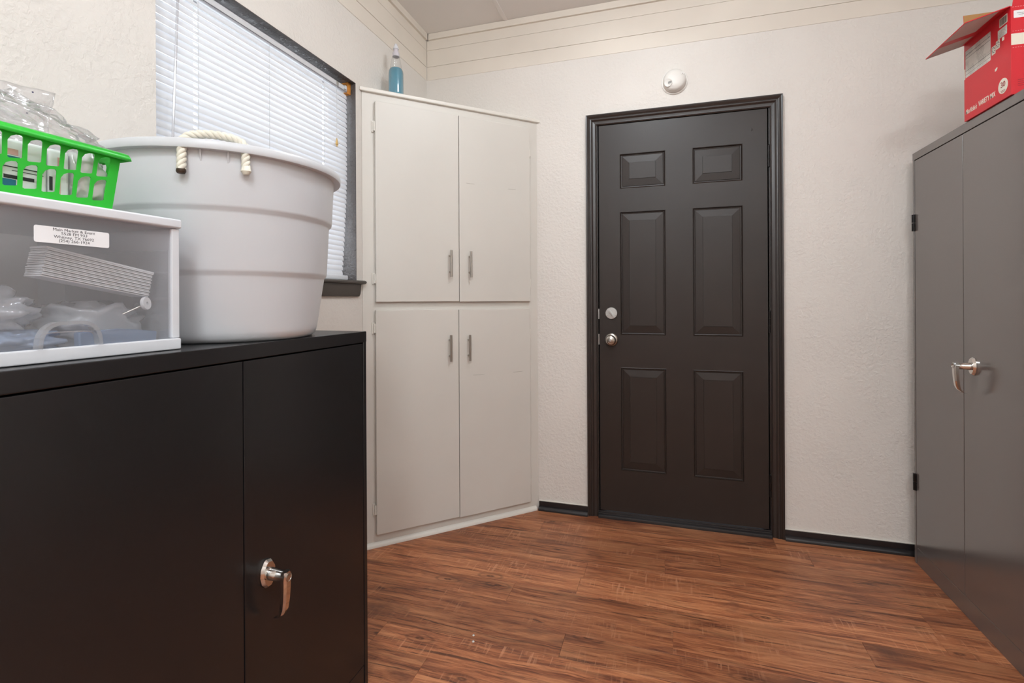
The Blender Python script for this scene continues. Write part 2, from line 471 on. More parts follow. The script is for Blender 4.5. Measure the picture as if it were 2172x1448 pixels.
ce = MB().box((XL - 0.15, YB - 0.1, H), (XR + 0.1, D + 0.12, H + 0.08)).build('ceiling', 'ceil')
struct(ce, 'off white panelled ceiling')
for bx_ in (-0.858, 0.362):
    MB().box((bx_ - 0.011, YB, H - 0.004), (bx_ + 0.011, D - 0.017, H)).build('batten', 'ceil', ce, bevel=0.001, seg=1)

def wall_hole(u0, u1, v0, v1, hu0, hu1, hv0, hv1, fn, t):
    """slab with a rectangular hole ; fn(u, v, depth)"""
    mb = MB()
    us = [u0, hu0, hu1, u1]; vs = [v0, hv0, hv1, v1]
    for a in range(3):
        for b in range(3):
            if a == 1 and b == 1 or us[a + 1] - us[a] < 1e-6 or vs[b + 1] - vs[b] < 1e-6: continue
            for d_ in (0, t):
                mb.add([fn(us[a], vs[b], d_), fn(us[a + 1], vs[b], d_), fn(us[a + 1], vs[b + 1], d_), fn(us[a], vs[b + 1], d_)], [(0, 1, 2, 3)])
    for (a0, a1, b0, b1) in ((u0, u1, v0, v1), (hu0, hu1, hv0, hv1)):
        c = [(a0, b0), (a1, b0), (a1, b1), (a0, b1)]
        for q in range(4):
            p, r_ = c[q], c[(q + 1) % 4]
            mb.add([fn(*p, 0), fn(*r_, 0), fn(*r_, t), fn(*p, t)], [(0, 1, 2, 3)])
    return mb
# door opening and window opening
DX0, DX1, DZ = -0.357, 0.480, 2.092
WY0, WY1, WZ0, WZ1 = 1.047, 1.990, 1.236, 2.153
wb = wall_hole(XL - 0.15, XR + 0.1, -0.004, H, DX0 - 0.02, DX1 + 0.02, -0.004, DZ + 0.02, lambda u, v, d: (u, D + d, v), 0.12).build('wall_back', 'wall')
struct(wb, 'textured warm white wall with the dark door')
wl = wall_hole(YB - 0.1, D, -0.004, H, WY0, WY1, WZ0, WZ1, lambda u, v, d: (XL - d, u, v), 0.15).build('wall_left', 'wall')
struct(wl, 'textured warm white wall with the blinded window')
wr = MB().box((XR, YB - 0.1, -0.004), (XR + 0.1, D, H)).build('wall_right', 'wall'); struct(wr)
wk = MB().box((XL, YB - 0.1, -0.004), (XR, YB, H)).build('wall_rear', 'wall'); struct(wk)
# horizontal boards high on the walls, with recessed joints
for z0, z1, pr in ((2.6325, 2.690, 0.0040), (2.5355, 2.6315, 0.0040), (2.457, 2.5345, 0.0022)):
    MB().box((XL + 0.0046, D - pr, z0), (XR, D + 0.01, z1)).build('board', 'wall_smooth', wb, bevel=0.0007, seg=1)
    MB().box((XL - 0.01, YB, z0), (XL + pr, D - 0.0046, z1)).build('board', 'wall_smooth', wl, bevel=0.0007, seg=1)
t1 = MB().box((XL + 0.0186, D - 0.018, 2.689), (XR, D, H)).build('trim_1', 'wall_smooth', bevel=0.003); struct(t1, 'cream ceiling trim along the door wall')
t2 = MB().box((XL, YB, 2.687), (XL + 0.018, D - 0.022, H)).build('trim_2', 'wall_smooth', bevel=0.003); struct(t2, 'cream ceiling trim along the window wall')

# baseboards with a rounded shoe
def baseboard(x0, x1, name):
    o = MB().box((x0, D - 0.012, 0.0), (x1, D, 0.046)).build(name, 'base', bevel=0.002)
    pr = [(0, 0), (-0.020, 0)] + [(-0.020 * math.cos(R(a)), 0.021 * math.sin(R(a))) for a in range(10, 91, 10)]
    MB().prism(pr, x0, x1, lambda u, v, e: (e, D - 0.012 + u, v)).build('shoe_moulding', 'base', o, smooth=True, sharp=50)
    n = max(4, int((x1 - x0) / 0.03)); path = [(x0 + (x1 - x0) * q / n, D - 0.005, 0.0475 + 0.0012 * noise.noise((q * 1.3, x0, 0))) for q in range(n + 1)]
    MB().tube(path, 0.0045, 6).build('caulk_bead', 'caulk', o, smooth=True)
    return struct(o)
baseboard(XL + CA + 0.004, -0.4125, 'baseboard_back')['label'] = 'short black baseboard between corner cabinet and door'
baseboard(0.534, XR, 'baseboard_back')['label'] = 'black baseboard between the door and the tall cabinet'

# ------------------------------------------------------------------ door_1
door = thing('door_1', 'dark brown six panel door with casing and nickel hardware', None, (0.06, D, 0), kind='structure')
LX0, LX1, LZ0, LZ1, LY = -0.346, 0.467, 0.036, 2.080, D - 0.002
px = [(-0.237, -0.007), (0.124, 0.357)]
pz = [(0.254, 0.798), (0.969, 1.617), (1.739, 1.921)]
xs = [LX0, px[0][0], px[0][1], px[1][0], px[1][1], LX1]
zs = [LZ0, pz[0][0], pz[0][1], pz[1][0], pz[1][1], pz[2][0], pz[2][1], LZ1]
mb = MB()
for a in range(5):
    for b in range(7):
        if a in (1, 3) and b in (1, 3, 5): continue
        mb.add([(xs[a], LY, zs[b]), (xs[a + 1], LY, zs[b]), (xs[a + 1], LY, zs[b + 1]), (xs[a], LY, zs[b + 1])], [(0, 1, 2, 3)])
for (a, b) in (((LX0, LZ0), (LX1, LZ0)), ((LX1, LZ0), (LX1, LZ1)), ((LX1, LZ1), (LX0, LZ1)), ((LX0, LZ1), (LX0, LZ0))):
    mb.add([(a[0], LY, a[1]), (b[0], LY, b[1]), (b[0], LY + 0.035, b[1]), (a[0], LY + 0.035, a[1])], [(0, 1, 2, 3)])
mb.add([(LX0, LY + 0.035, LZ0), (LX1, LY + 0.035, LZ0), (LX1, LY + 0.035, LZ1), (LX0, LY + 0.035, LZ1)], [(0, 1, 2, 3)])
leaf = mb.build('leaf', 'door', door)
for (x0, x1) in px:
    for (z0, z1) in pz:
        rings = [(0, 0), (0.003, -0.0015), (0.006, 0.0065), (0.0105, 0.0075), (0.0125, 0.0055), (0.048, 0.0012), (0.049, -0.0012)]
        mb = MB(); vs = []
        for ins, dep in rings:
            vs += [(x0 + ins, LY + dep, z0 + ins), (x1 - ins, LY + dep, z0 + ins), (x1 - ins, LY + dep, z1 - ins), (x0 + ins, LY + dep, z1 - ins)]
        fs = [(4 * k + q, 4 * k + (q + 1) % 4, 4 * k + 4 + (q + 1) % 4, 4 * k + 4 + q) for k in range(len(rings) - 1) for q in range(4)]
        fs.append(tuple(4 * (len(rings) - 1) + q for q in range(4)))
        mb.add(vs, fs).build('panel', 'door', leaf)
# casing with moulded profile and mitred corners
prof = [(0.0, 0.0), (0.0, 0.008), (0.004, 0.0105), (0.007, 0.0085), (0.010, 0.0085), (0.020, 0.0105), (0.028, 0.0165), (0.033, 0.0175), (0.036, 0.0145), (0.040, 0.0160), (0.044, 0.0185), (0.047, 0.0175), (0.050, 0.0195), (0.0555, 0.0205), (0.0555, 0.0)]
CX0, CX1, CZ = -0.357, 0.478, 2.083
def casing(side):
    mb = MB(); n = len(prof)
    if side == 'head':
        A = [(CX0 - o, D - h, CZ + o) for o, h in prof]; B = [(CX1 + o, D - h, CZ + o) for o, h in prof]
    else:
        s, xx = (-1, CX0) if side == 'left' else (1, CX1)
        A = [(xx + s * o, D - h, 0.0) for o, h in prof]; B = [(xx + s * o, D - h, CZ + o) for o, h in prof]
    mb.add(A + B, [(q, (q + 1) % n, n + (q + 1) % n, n + q) for q in range(n)] + [tuple(range(n)), tuple(range(n, 2 * n))])
    return mb.build('casing', 'trim', door, smooth=True, sharp=25)
for s_ in ('left', 'right', 'head'): casing(s_)
# jambs and stops
J = MB()
J.box((DX0 - 0.018, D - 0.001, 0), (DX0 + 0.004, D + 0.118, DZ + 0.018)).box((DX1 - 0.006, D - 0.001, 0), (DX1 + 0.018, D + 0.118, DZ + 0.018)).box((DX0, D - 0.001, DZ - 0.006), (DX1, D + 0.118, DZ + 0.018))
J.build('jamb', 'trim', door)
K = MB()
K.box((DX0, D + 0.036, 0), (DX0 + 0.03, D + 0.048, DZ)).box((DX1 - 0.03, D + 0.036, 0), (DX1, D + 0.048, DZ)).box((DX0, D + 0.036, DZ - 0.03), (DX1, D + 0.048, DZ))
K.build('stop', 'dark', door)
tp = [(0.0, 0.0), (-0.026, 0.0), (-0.026, 0.006), (-0.0235, 0.014), (-0.018, 0.018), (-0.011, 0.019), (-0.010, 0.024), (-0.004, 0.0255), (-0.003, 0.031), (0.10, 0.033), (0.10, 0.0)]
MB().prism(tp, CX0 + 0.002, CX1 - 0.001, lambda u, v, e: (e, D + u, v)).build('threshold', 'base', door, smooth=True, sharp=35)
# hinges on the right edge
for z in (1.848, 1.043, 0.246):
    mb = MB()
    for q in range(3):
        mb.lathe([(0, -0.0175), (0.0062, -0.0175), (0.0062, 0.0165), (0, 0.0165)], (0.4735, D - 0.0045, z + (q - 1) * 0.035), n=12)
    mb.lathe([(0, 0), (0.0045, 0.001), (0.003, 0.005), (0, 0.006)], (0.4735, D - 0.0045, z + 0.052), n=10)
    mb.build('hinge', 'hinge', door, smooth=True)
# deadbolt, knob, latch plates
dx_, dz_ = -0.284, 1.083
db = MB().lathe([(0, 0), (0.032, 0), (0.032, 0.003), (0.030, 0.0065), (0, 0.0075)], (dx_, LY, dz_), (0, -1, 0), 36).build('deadbolt', 'steel', door, smooth=True, sharp=30)
tv = []
c0 = Vector((dx_, LY - 0.0145, dz_)); dirv = Vector((0.62, 0, -0.78)); sd = Vector((0.78, 0, 0.62)); ny = Vector((0, -1, 0))
mb = MB()
outl = [(-0.017, -0.0025), (-0.012, -0.0055), (0.012, -0.0045), (0.030, -0.003), (0.031, 0.003), (0.012, 0.0045), (-0.012, 0.0055), (-0.017, 0.0025)]
mb.prism(outl, -0.0075, 0.0085, lambda u, v, e: c0 + dirv * u + sd * v + ny * e)
mb.build('thumbturn', 'steel', db, bevel=0.0012)
for sx in (-1, 1):
    MB().lathe([(0, 0.0), (0.0028, 0), (0.0022, 0.0018), (0, 0.0012)], (dx_ + sx * 0.021, LY - 0.0068, dz_ - 0.014), (0, -1, 0), 10).build('screw', 'nickel', db, smooth=True)
kz = 0.943
kb = MB().lathe([(0, 0), (0.0345, 0), (0.0345, 0.003), (0.032, 0.0075), (0.022, 0.010), (0.012, 0.0115), (0.011, 0.026), (0.016, 0.030), (0.0245, 0.036), (0.0275, 0.045), (0.0265, 0.054), (0.0215, 0.060), (0.0145, 0.0615), (0.0135, 0.0595), (0.0125, 0.0595), (0.011, 0.0605), (0, 0.0605)], (dx_, LY, kz), (0, -1, 0), 40).build('knob', 'nickel', door, smooth=True, sharp=50)
MB().lathe([(0, 0), (0.0072, 0), (0.0072, 0.0045), (0.0062, 0.0055), (0, 0.006)], (dx_, LY - 0.0605, kz), (0, -1, 0), 20).build('lock_button', 'steel', kb, smooth=True)
for z0, z1 in ((1.052, 1.106), (0.915, 0.972)):
    MB().box((-0.353, D - 0.0025, z0), (-0.3475, D + 0.02, z1)).build('latch_plate', 'steel', door, bevel=0.0006, seg=1)
# small dings in the door
for x, z, s in ((0.398, 1.985, 0.010), (0.296, 1.215, 0.006)):
    MB().lathe([(0, 0.0012), (s * 0.25, 0.0008), (s * 0.4, 0)], (x, LY, z), (0, -1, 0), 10, 2.2, xdir=(1, 0, 0)).build('dent', 'door', leaf, smooth=True)

# ------------------------------------------------------------------ window_1
win = thing('window_1', 'window with dark plaster reveals and a dark wooden sill', None, (XL, (WY0 + WY1) / 2, WZ0), kind='structure')
XF = -1.448
L_ = 0.003
MB().box((XF, WY1 - L_, WZ0), (XL - 0.0005, WY1, WZ1)).build('reveal_side', 'reveal', win)
MB().box((XF, WY0, WZ0), (XL - 0.006, WY0 + 0.001, WZ1)).build('reveal_side', 'reveal', win)
MB().box((XF, WY0 + L_, WZ1 - L_), (XL - 0.0005, WY1 - L_, WZ1)).build('reveal_head', 'reveal', win)
fm = MB()
for y in (WY0 + L_, WY1 - L_ - 0.012): fm.box((XF - 0.05, y, WZ0 + 0.012), (XF, y + 0.012, WZ1 - L_))
for z in (WZ0 + 0.012, WZ1 - L_ - 0.03, 1.68): fm.box((XF - 0.049, WY0 + 0.015, z), (XF - 0.001, WY1 - 0.015, z + 0.03))
fm.build('frame', 'frame', win, bevel=0.002, seg=1)
for z0, z1 in ((WZ0 + 0.042, 1.68), (1.71, WZ1 - 0.033)):
    MB().box((XF - 0.03, WY0 + 0.015, z0), (XF - 0.026, WY1 - 0.015, z1)).build('pane', 'glass', win)
sp = [(0.0, 0.0), (0.079, 0.0), (0.108, 0.0), (0.116, 0.0035), (0.119, 0.009), (0.116, 0.0145), (0.108, 0.0175), (0.0, 0.0175)]
SZ = WZ0 - 0.004
MB().prism([(u, v) for u, v in sp], WY0 - 0.03, 2.026, lambda u, v, e: (XF + u + 0.0, e, SZ + v)).build('sill', 'sill', win, smooth=True, sharp=35)
ap = [(0.0, 0.0), (0.010, 0.0), (0.016, 0.012), (0.017, 0.055), (0.0, 0.055)]
MB().prism(ap, WY0 - 0.015, 2.002, lambda u, v, e: (XL + u, e - (0.0 if v > 0.03 else 0.006 if e > 1.5 else 0), SZ - 0.0552 + v)).build('apron', 'sill', win, smooth=True, sharp=30)

# ------------------------------------------------------------------ mini blind
XB = -1.399
blind = thing('window_blind', 'white slatted blind closed over the window', 'blind', (XB, (WY0 + WY1) / 2, 1.262))
NS, SP_, ZT = 38, 0.0217, 2.088
BY0, BY1 = WY0 + 0.012, 1.9660
cs = []
for q in range(7):
    s_ = q / 6 - 0.5
    bul = 0.0032 * (1 - (2 * s_) ** 2)
    ang = R(71)
    # s=-.5: window-side top edge ; s=.5: room-side bottom edge
    cs.append((s_ * 0.0262 * math.cos(ang) + bul * math.sin(ang), -s_ * 0.0262 * math.sin(ang) + bul * math.cos(ang)))
def slat_mesh():
    mb = MB(); th = 0.0005
    ys = [BY0, 1.189, 1.203, 1.4975, 1.5025, 1.796, 1.810, BY1]
    yc = (BY0 + BY1) / 2
    for a in range(len(ys) - 1):
        hole = (ys[a], ys[a + 1]) in ((1.189, 1.203), (1.796, 1.810))
        for q in range(6):
            if hole and q in (2, 3): continue
            (x0, z0), (x1, z1) = cs[q], cs[q + 1]
            for t_ in (0, th):
                mb.add([(x0 - t_, ys[a] - yc, z0 - t_), (x1 - t_, ys[a] - yc, z1 - t_), (x1 - t_, ys[a + 1] - yc, z1 - t_), (x0 - t_, ys[a + 1] - yc, z0 - t_)], [(0, 1, 2, 3)])
    return mb
first = None
for k in range(NS):
    z = ZT - k * SP_
    t_ = max(0, (k - 16) / (NS - 17)); dy = -0.036 * t_ ** 1.4
    dy += 0.0012 * noise.noise((k * 2.1, 0, 0)); dx = 0.0006 * noise.noise((k * 3.3, 5, 0))
    loc = Vector((dx, dy, z - 1.262))
    if first is None:
        first = slat_mesh().build('slat', 'slat', blind, local=True, smooth=True, sharp=60, origin=(0, 0, 0))
        first.location = loc
    else:
        o = copy_part(first, blind, loc)
    if first is not None and k > 0: o.rotation_euler = (R(0.25) * noise.noise((k * 1.7, 9, 0)), R(1.6) * noise.noise((k * 0.9, 3, 1)), 0)
hr = MB()
for a_, b_ in (((-0.016, 2.1035), (0.013, 2.105)), ((0.012, 2.1035), (0.013, 2.1265)), ((-0.016, 2.1035), (-0.015, 2.1265)), ((0.0095, 2.1253), (0.013, 2.1265))):
    hr.box((XB + a_[0], BY0 - 0.003, a_[1]), (XB + b_[0], 1.962, b_[1]))
hr.build('headrail', 'slat', blind)
MB().box((XB - 0.017, 1.9640, 2.098), (XB + 0.017, 1.9850, 2.1498)).build('bracket', 'oak', blind, bevel=0.001, seg=1)
MB().box((XB + 0.0135, 1.943, 2.110), (XB + 0.0165, 1.956, 2.128)).box((XB + 0.0135, 1.938, 2.110), (XB + 0.020, 1.950, 2.1125)).build('bracket_clip', 'white_plastic', blind)
MB().box((XB + 0.0132, 1.885, 2.107), (XB + 0.0150, 1.900, 2.124)).build('cord_lock', 'steel', blind)
MB().box((XB - 0.013, BY0, 1.252), (XB + 0.013, 1.9655, 1.272)).build('bottom_rail', 'slat', blind, bevel=0.004, seg=2)
for y in (1.207, 1.500, 1.807):
    n = 20
    MB().tube([(XB + 0.0088 + 0.0004 * math.sin(q * 2.0), y - 0.012 * max(0, (q / n - 0.5)) ** 1.4, 2.104 - (2.104 - 1.270) * q / n) for q in range(n + 1)], 0.0007, 6).build('ladder_cord', 'cord', blind, smooth=True)
wp = [(XB + 0.016, 1.135, 2.108), (XB + 0.020, 1.130, 2.05), (XB + 0.024, 1.105, 1.55)]
MB().tube(wp, 0.0035, 6).build('tilt_wand', 'wand', blind, smooth=True)
MB().tube([(XB + 0.0165, 1.883, 2.108), (XB + 0.018, 1.881, 2.0), (XB + 0.0185, 1.880, 1.868)], 0.0009, 6).build('pull_cord', 'cord', blind, smooth=True)
MB().lathe([(0, 0.030), (0.0018, 0.030), (0.0035, 0.020), (0.0062, 0.008), (0.0066, 0.003), (0.0035, 0.000), (0.0038, -0.006), (0, -0.006)], (XB + 0.0185, 1.880, 1.840), n=14).build('tassel', 'straw', blind, smooth=True)

# ------------------------------------------------------------------ ceiling lamps (one above the frame, three unseen fill lamps added behind)
def lamp(x, y, m, label):
    t = thing('ceiling_lamp', label, 'lamp', (x, y, H))
    MB().lathe([(0, 0), (0.175, 0), (0.175, -0.018), (0.165, -0.024), (0, -0.024)], (x, y, H), n=40).build('base', 'white_plastic', t, smooth=True)
    MB().lathe([(0.160, -0.024), (0.162, -0.060), (0.158, -0.095), (0.140, -0.125), (0.10, -0.146), (0.05, -0.156), (0, -0.158)], (x, y, H), n=40).build('globe', m, t, smooth=True)
    MB().lathe([(0, -0.158), (0.010, -0.158), (0.008, -0.166), (0, -0.170)], (x, y, H), n=14).build('finial', 'nickel', t, smooth=True)
lamp(LAMP[0], LAMP[1], 'lamp', 'round white flush ceiling lamp above the door end of the room')
for lx_, ly_, lb_ in ((-0.25, -0.35, 'added unseen fill lamp on the ceiling behind the camera on the window side'), (0.75, -0.20, 'added unseen fill lamp on the ceiling behind the camera on the right'), (0.05, -1.35, 'added unseen fill lamp on the ceiling farthest from the door')):
    lamp(lx_, ly_, 'fill_lamp', lb_)  # added only to flatten the light on the walls

# ------------------------------------------------------------------ corner cabinet (45 degrees across the corner)
cc = thing('corner_cabinet', 'tall off white diagonal corner cupboard with four doors', 'cabinet', (XL, D - CA, 0), R(45))
FW = CA * math.sqrt(2)
e_ = 0.0015
def rail(u0, u1, z0, z1): return MB().box((u0, 0.0, z0), (u1, 0.019, z1))
fr = MB()
for (u0, u1, z0, z1) in ((e_ * 2, 0.075, 0, 2.133), (0.878, FW - e_ * 2, 0, 2.133), (0.0745, 0.8785, 2.06, 2.133), (0.0745, 0.8785, 1.09, 1.17), (0.0745, 0.8785, 0.0, 0.085), (0.452, 0.502, 0.0845, 1.0905), (0.452, 0.502, 1.1695, 2.0605)):
    fr.box((u0, 0.0, z0), (u1, 0.019, z1))
fr.build('face_frame', 'cab', cc, local=True)
MB().add([(0.03, 0.0195, 0.04), (FW - 0.03, 0.0195, 0.04), (FW - 0.03, 0.0195, 2.12), (0.03, 0.0195, 2.12)], [(0, 1, 2, 3)]).build('inner_back', 'cab', cc, local=True)
hb = FW / 2 - 0.003
MB().prism([(-0.010, -0.014), (FW + 0.010, -0.014), (FW / 2, hb)], 2.133, 2.152, lambda u, v, e: (u, v, e)).build('top_board', 'cabtrim', cc, local=True, bevel=0.004)
qr = [(0, 0), (-0.019, 0)] + [(-0.019 * math.cos(R(a)), 0.020 * math.sin(R(a))) for a in range(15, 91, 15)]
MB().prism(qr, 0.004, FW - 0.020, lambda u, v, e: (e, u, v)).build('base_moulding', 'cabtrim', cc, local=True, smooth=True, sharp=50)
def cab_door(u0, u1, z0, z1, hside, hu, hz0, hz1, hinges):
    d = MB().box((u0, -0.021, z0), (u1, -0.0005, z1)).build('door', 'cab', cc, local=True, bevel=0.0035)
    h = MB()
    h.tube([(hu, -0.046, hz0), (hu, -0.046, hz1)], 0.0058, 12)
    ho = h.build('handle', 'nickel', d, local=True, smooth=True)
    for z in (hz0 + 0.026, hz1 - 0.026):
        MB().tube([(hu, -0.018, z), (hu, -0.043, z)], 0.0042, 10).build('handle_post', 'nickel', d, local=True, smooth=True)
    for z in hinges:
        g = MB()
        if hside == 'L':
            g.box((u0 - 0.014, -0.006, z - 0.026), (u0 - 0.003, 0.0, z + 0.026)).tube([(u0 - 0.0035, -0.013, z - 0.022), (u0 - 0.0035, -0.013, z + 0.022)], 0.0045, 10).box((u0 - 0.007, -0.013, z - 0.022), (u0 - 0.001, -0.003, z + 0.022))
        else:
            g.box((u1 + 0.003, -0.006, z - 0.024), (u1 + 0.012, 0.0, z + 0.024)).tube([(u1 + 0.0035, -0.011, z - 0.020), (u1 + 0.0035, -0.011, z + 0.020)], 0.0042, 10).box((u1 + 0.001, -0.011, z - 0.020), (u1 + 0.007, -0.003, z + 0.020))
        g.build('hinge', 'cabtrim', d, local=True, smooth=True)
    return d
dUL = cab_door(0.060, 0.4775, 1.150, 2.093, 'L', 0.4255, 1.272, 1.406, (1.975, 1.260))
dUR = cab_door(0.4795, 0.894, 1.148, 2.093, 'R', 0.532, 1.272, 1.404, (1.958, 1.247))
dLL = cab_door(0.058, 0.4735, 0.059, 1.112, 'L', 0.4225, 0.851, 0.983, (1.027, 0.176))
dLR = cab_door(0.4755, 0.890, 0.055, 1.109, 'R', 0.5245, 0.849, 0.980, (0.972, 0.165))
def scuff(d, u0, z0, u1, z1):
    n = 6
    MB().tube([(u0 + (u1 - u0) * q / n, -0.0211, z0 + (z1 - z0) * q / n + 0.0008 * noise.noise((q, u0 * 9, 0))) for q in range(n + 1)], [0.0003] + [0.0008] * 5 + [0.0003], 4).build('scuff_mark', 'scuff', d, local=True)
scuff(dUR, 0.515, 1.754, 0.565, 1.752); scuff(dUR, 0.756, 1.746, 0.806, 1.749)
scuff(dLR, 0.548, 0.772, 0.615, 0.769); scuff(dLR, 0.781, 0.769, 0.845, 0.771)

# ------------------------------------------------------------------ bottle on the corner cabinet
bx0, by0, bz0 = -1.272, 2.200, 2.1521
bt = thing('dispenser_bottle', 'clear plastic bottle of teal liquid with a white nozzle', 'bottle', (bx0, by0, bz0))
body = [(0, 0.0), (0.030, 0.0), (0.0355, 0.004), (0.0365, 0.02), (0.0365, 0.120), (0.0345, 0.134), (0.0285, 0.146)]
for q in range(5):
    z = 0.148 + q * 0.0115; r_ = 0.0282 - q * 0.0022
    body += [(r_, z), (r_ + 0.0008, z + 0.004), (r_ - 0.0012, z + 0.0095)]
body += [(0.0160, 0.206), (0.0145, 0.210)]
MB().lathe(body, (bx0, by0, bz0), n=36, sx=1.0).build('body', 'bottle', bt, smooth=True, sharp=60)
MB().lathe([(0, 0.002), (0.030, 0.0022), (0.0345, 0.006), (0.0352, 0.02), (0.0352, 0.120), (0.0332, 0.133), (0.028, 0.143), (0, 0.1435)], (bx0, by0, bz0), n=36).build('liquid', 'liquid', bt, smooth=True, sharp=50)
MB().lathe([(0.0165, 0.203), (0.0175, 0.204), (0.0172, 0.220), (0.0150, 0.225), (0.0115, 0.226), (0, 0.226)], (bx0, by0, bz0), n=28).build('collar', 'capgrey', bt, smooth=True)
MB().lathe([(0.0112, 0.225), (0.0112, 0.241), (0, 0.241)], (bx0, by0, bz0), n=24).build('neck', 'capgrey', bt, smooth=True)
MB().lathe([(0.0, 0.2405), (0.0142, 0.2405), (0.0142, 0.244), (0.0095, 0.257), (0.0075, 0.259), (0.0070, 0.266), (0.004, 0.268), (0, 0.268)], (bx0, by0, bz0), n=24).build('nozzle', 'white_plastic', bt, smooth=True)

# ------------------------------------------------------------------ smoke detector above the door
sx_, sz_ = 0.040, 2.266
sd_ = thing('smoke_detector', 'round white smoke detector on the wall above the door', 'detector', (sx_, D, sz_))
MB().lathe([(0, 0), (0.065, 0), (0.065, 0.003), (0.063, 0.006), (0.0, 0.006)], (sx_, D, sz_), (0, -1, 0), 48).build('base_plate', 'detector', sd_, smooth=True, sharp=30)
MB().lathe([(0, 0.006), (0.056, 0.006), (0.057, 0.020), (0.055, 0.0235), (0.0535, 0.0235), (0.0535, 0.0255), (0.055, 0.0265), (0.052, 0.036), (0.044, 0.0425), (0.030, 0.0465), (0.012, 0.048), (0, 0.048)], (sx_, D, sz_), (0, -1, 0), 48).build('cover', 'detector', sd_, smooth=True, sharp=50)
MB().lathe([(0, 0.0470), (0.014, 0.0475), (0.019, 0.0488), (0.0205, 0.045), (0.0205, 0.034)], (sx_ - 0.023, D, sz_ - 0.013), (-0.16, -1, -0.12), 28).build('sounder_dish', 'detector', sd_, smooth=True, sharp=40)
for q in range(5):
    MB().box((sx_ - 0.030 + q * 0.0035, D - 0.0506, sz_ - 0.024 + q * 0.001), (sx_ - 0.0285 + q * 0.0035, D - 0.0470, sz_ - 0.014 + q * 0.001)).build('sounder_slot', 'ink', sd_)
MB().lathe([(0, 0.0470), (0.0085, 0.0460), (0.0095, 0.040)], (sx_ + 0.028, D, sz_ + 0.018), (0.2, -1, 0.1), 20).build('test_button', 'detector', sd_, smooth=True)
MB().lathe([(0, 0.0478), (0.0016, 0.0474), (0.0016, 0.040)], (sx_ + 0.029, D, sz_ + 0.015), (0.2, -1, 0.1), 10).build('indicator', 'ink', sd_)

# ------------------------------------------------------------------ steel cabinets
def latch_handle(d, p, out, along, m='chrome'):
    """p on the door face, out = outward normal, along = horizontal axis"""
    p = Vector(p); o = Vector(out); a = Vector(along); u = Vector((0, 0, 1))
    pl = [(-0.004, 0.032), (0.010, 0.029), (0.019, 0.015), (0.021, -0.002), (0.016, -0.020), (0.006, -0.031), (-0.006, -0.031), (-0.016, -0.020), (-0.021, -0.002), (-0.019, 0.015), (-0.010, 0.029)]
    mb = MB(); n = len(pl)
    vs = [p + a * x + u * z for x, z in pl] + [p + a * x + u * z + o * 0.005 for x, z in pl] + [p + a * x * 0.80 + u * z * 0.86 + o * 0.012 for x, z in pl]
    fs = [(k * n + q, k * n + (q + 1) % n, (k + 1) * n + (q + 1) % n, (k + 1) * n + q) for k in range(2) for q in range(n)] + [tuple(range(2 * n, 3 * n)), tuple(range(n))]
    mb.add(vs, fs).build('handle_plate', m, d, smooth=True, sharp=28)
    MB().lathe([(0, 0.011), (0.0135, 0.011), (0.0135, 0.020), (0.0128, 0.021), (0.0128, 0.030), (0.0120, 0.031), (0.0120, 0.060), (0, 0.060)], p, o, 24).build('handle_shaft', m, d, smooth=True, sharp=40)
    # lever: flat bar hanging down, tip curling back to the door
    path = [(0.055, 0.012), (0.056, 0.0), (0.0555, -0.022), (0.054, -0.048), (0.051, -0.070), (0.046, -0.083), (0.037, -0.092), (0.024, -0.0965)]
    hw = [0.009, 0.0120, 0.0115, 0.0108, 0.0100, 0.0090, 0.0070, 0.0035]
    th = [0.007, 0.0075, 0.0075, 0.0070, 0.0065, 0.0058, 0.0045, 0.002]
    vs = []
    for (e, z), w_, t_ in zip(path, hw, th):
        c = p + o * e + u * z
        for sgn_a, tt in ((-1, 0.5), (-0.55, 1.0), (0.55, 1.0), (1, 0.5), (1, -0.7), (-1, -0.7)):
            vs.append(c + a * (w_ * sgn_a) + o * (t_ * tt))
    m_ = len(path)
    fs = [(k * 6 + q, k * 6 + (q + 1) % 6, (k + 1) * 6 + (q + 1) % 6, (k + 1) * 6 + q) for k in range(m_ - 1) for q in range(6)] + [tuple(range(6)), tuple(range((m_ - 1) * 6, m_ * 6))]
    MB().add(vs, fs).build('handle_lever', m, d, smooth=True, sharp=32)
    MB().lathe([(0.0085, 0.0625), (0.0088, 0.0640), (0.0078, 0.0645), (0.0072, 0.0630), (0, 0.0632)], p + u * 0.0, o, 24).build('lock_cylinder', 'nickel', d, smooth=True)

# low cabinet against the window wall
BX, BYA, BYB, BH = -0.8705, 0.408, 1.323, 1.067
BXB = BX - 0.457
lc = thing('storage_cabinet', 'low black steel two door cabinet under the window', 'cabinet', ((BX + BXB) / 2, (BYA + BYB) / 2, 0))
mb = MB()
mb.box((BXB, BYA + 0.001, 0.0), (BX, BYA + 0.016, BH - 0.022)).box((BXB, BYB - 0.016, 0.0), (BX, BYB - 0.001, BH - 0.022))
mb.box((BXB, BYA + 0.016, 0.0), (BXB + 0.002, BYB - 0.016, BH - 0.022)).box((BX - 0.03, BYA + 0.016, 0.0), (BX - 0.002, BYB - 0.0185, 0.069)).box((BXB + 0.002, BYA + 0.016, 0.06), (BX - 0.03, BYB - 0.016, 0.069))
mb.build('body', 'black', lc, bevel=0.001, seg=1)
MB().box((BXB, BYA, BH - 0.0335), (BX + 0.001, BYB + 0.0005, BH)).build('top', 'black', lc, bevel=0.003)
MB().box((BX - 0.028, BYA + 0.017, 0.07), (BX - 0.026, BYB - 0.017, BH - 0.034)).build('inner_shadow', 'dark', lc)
SEAM = 0.861
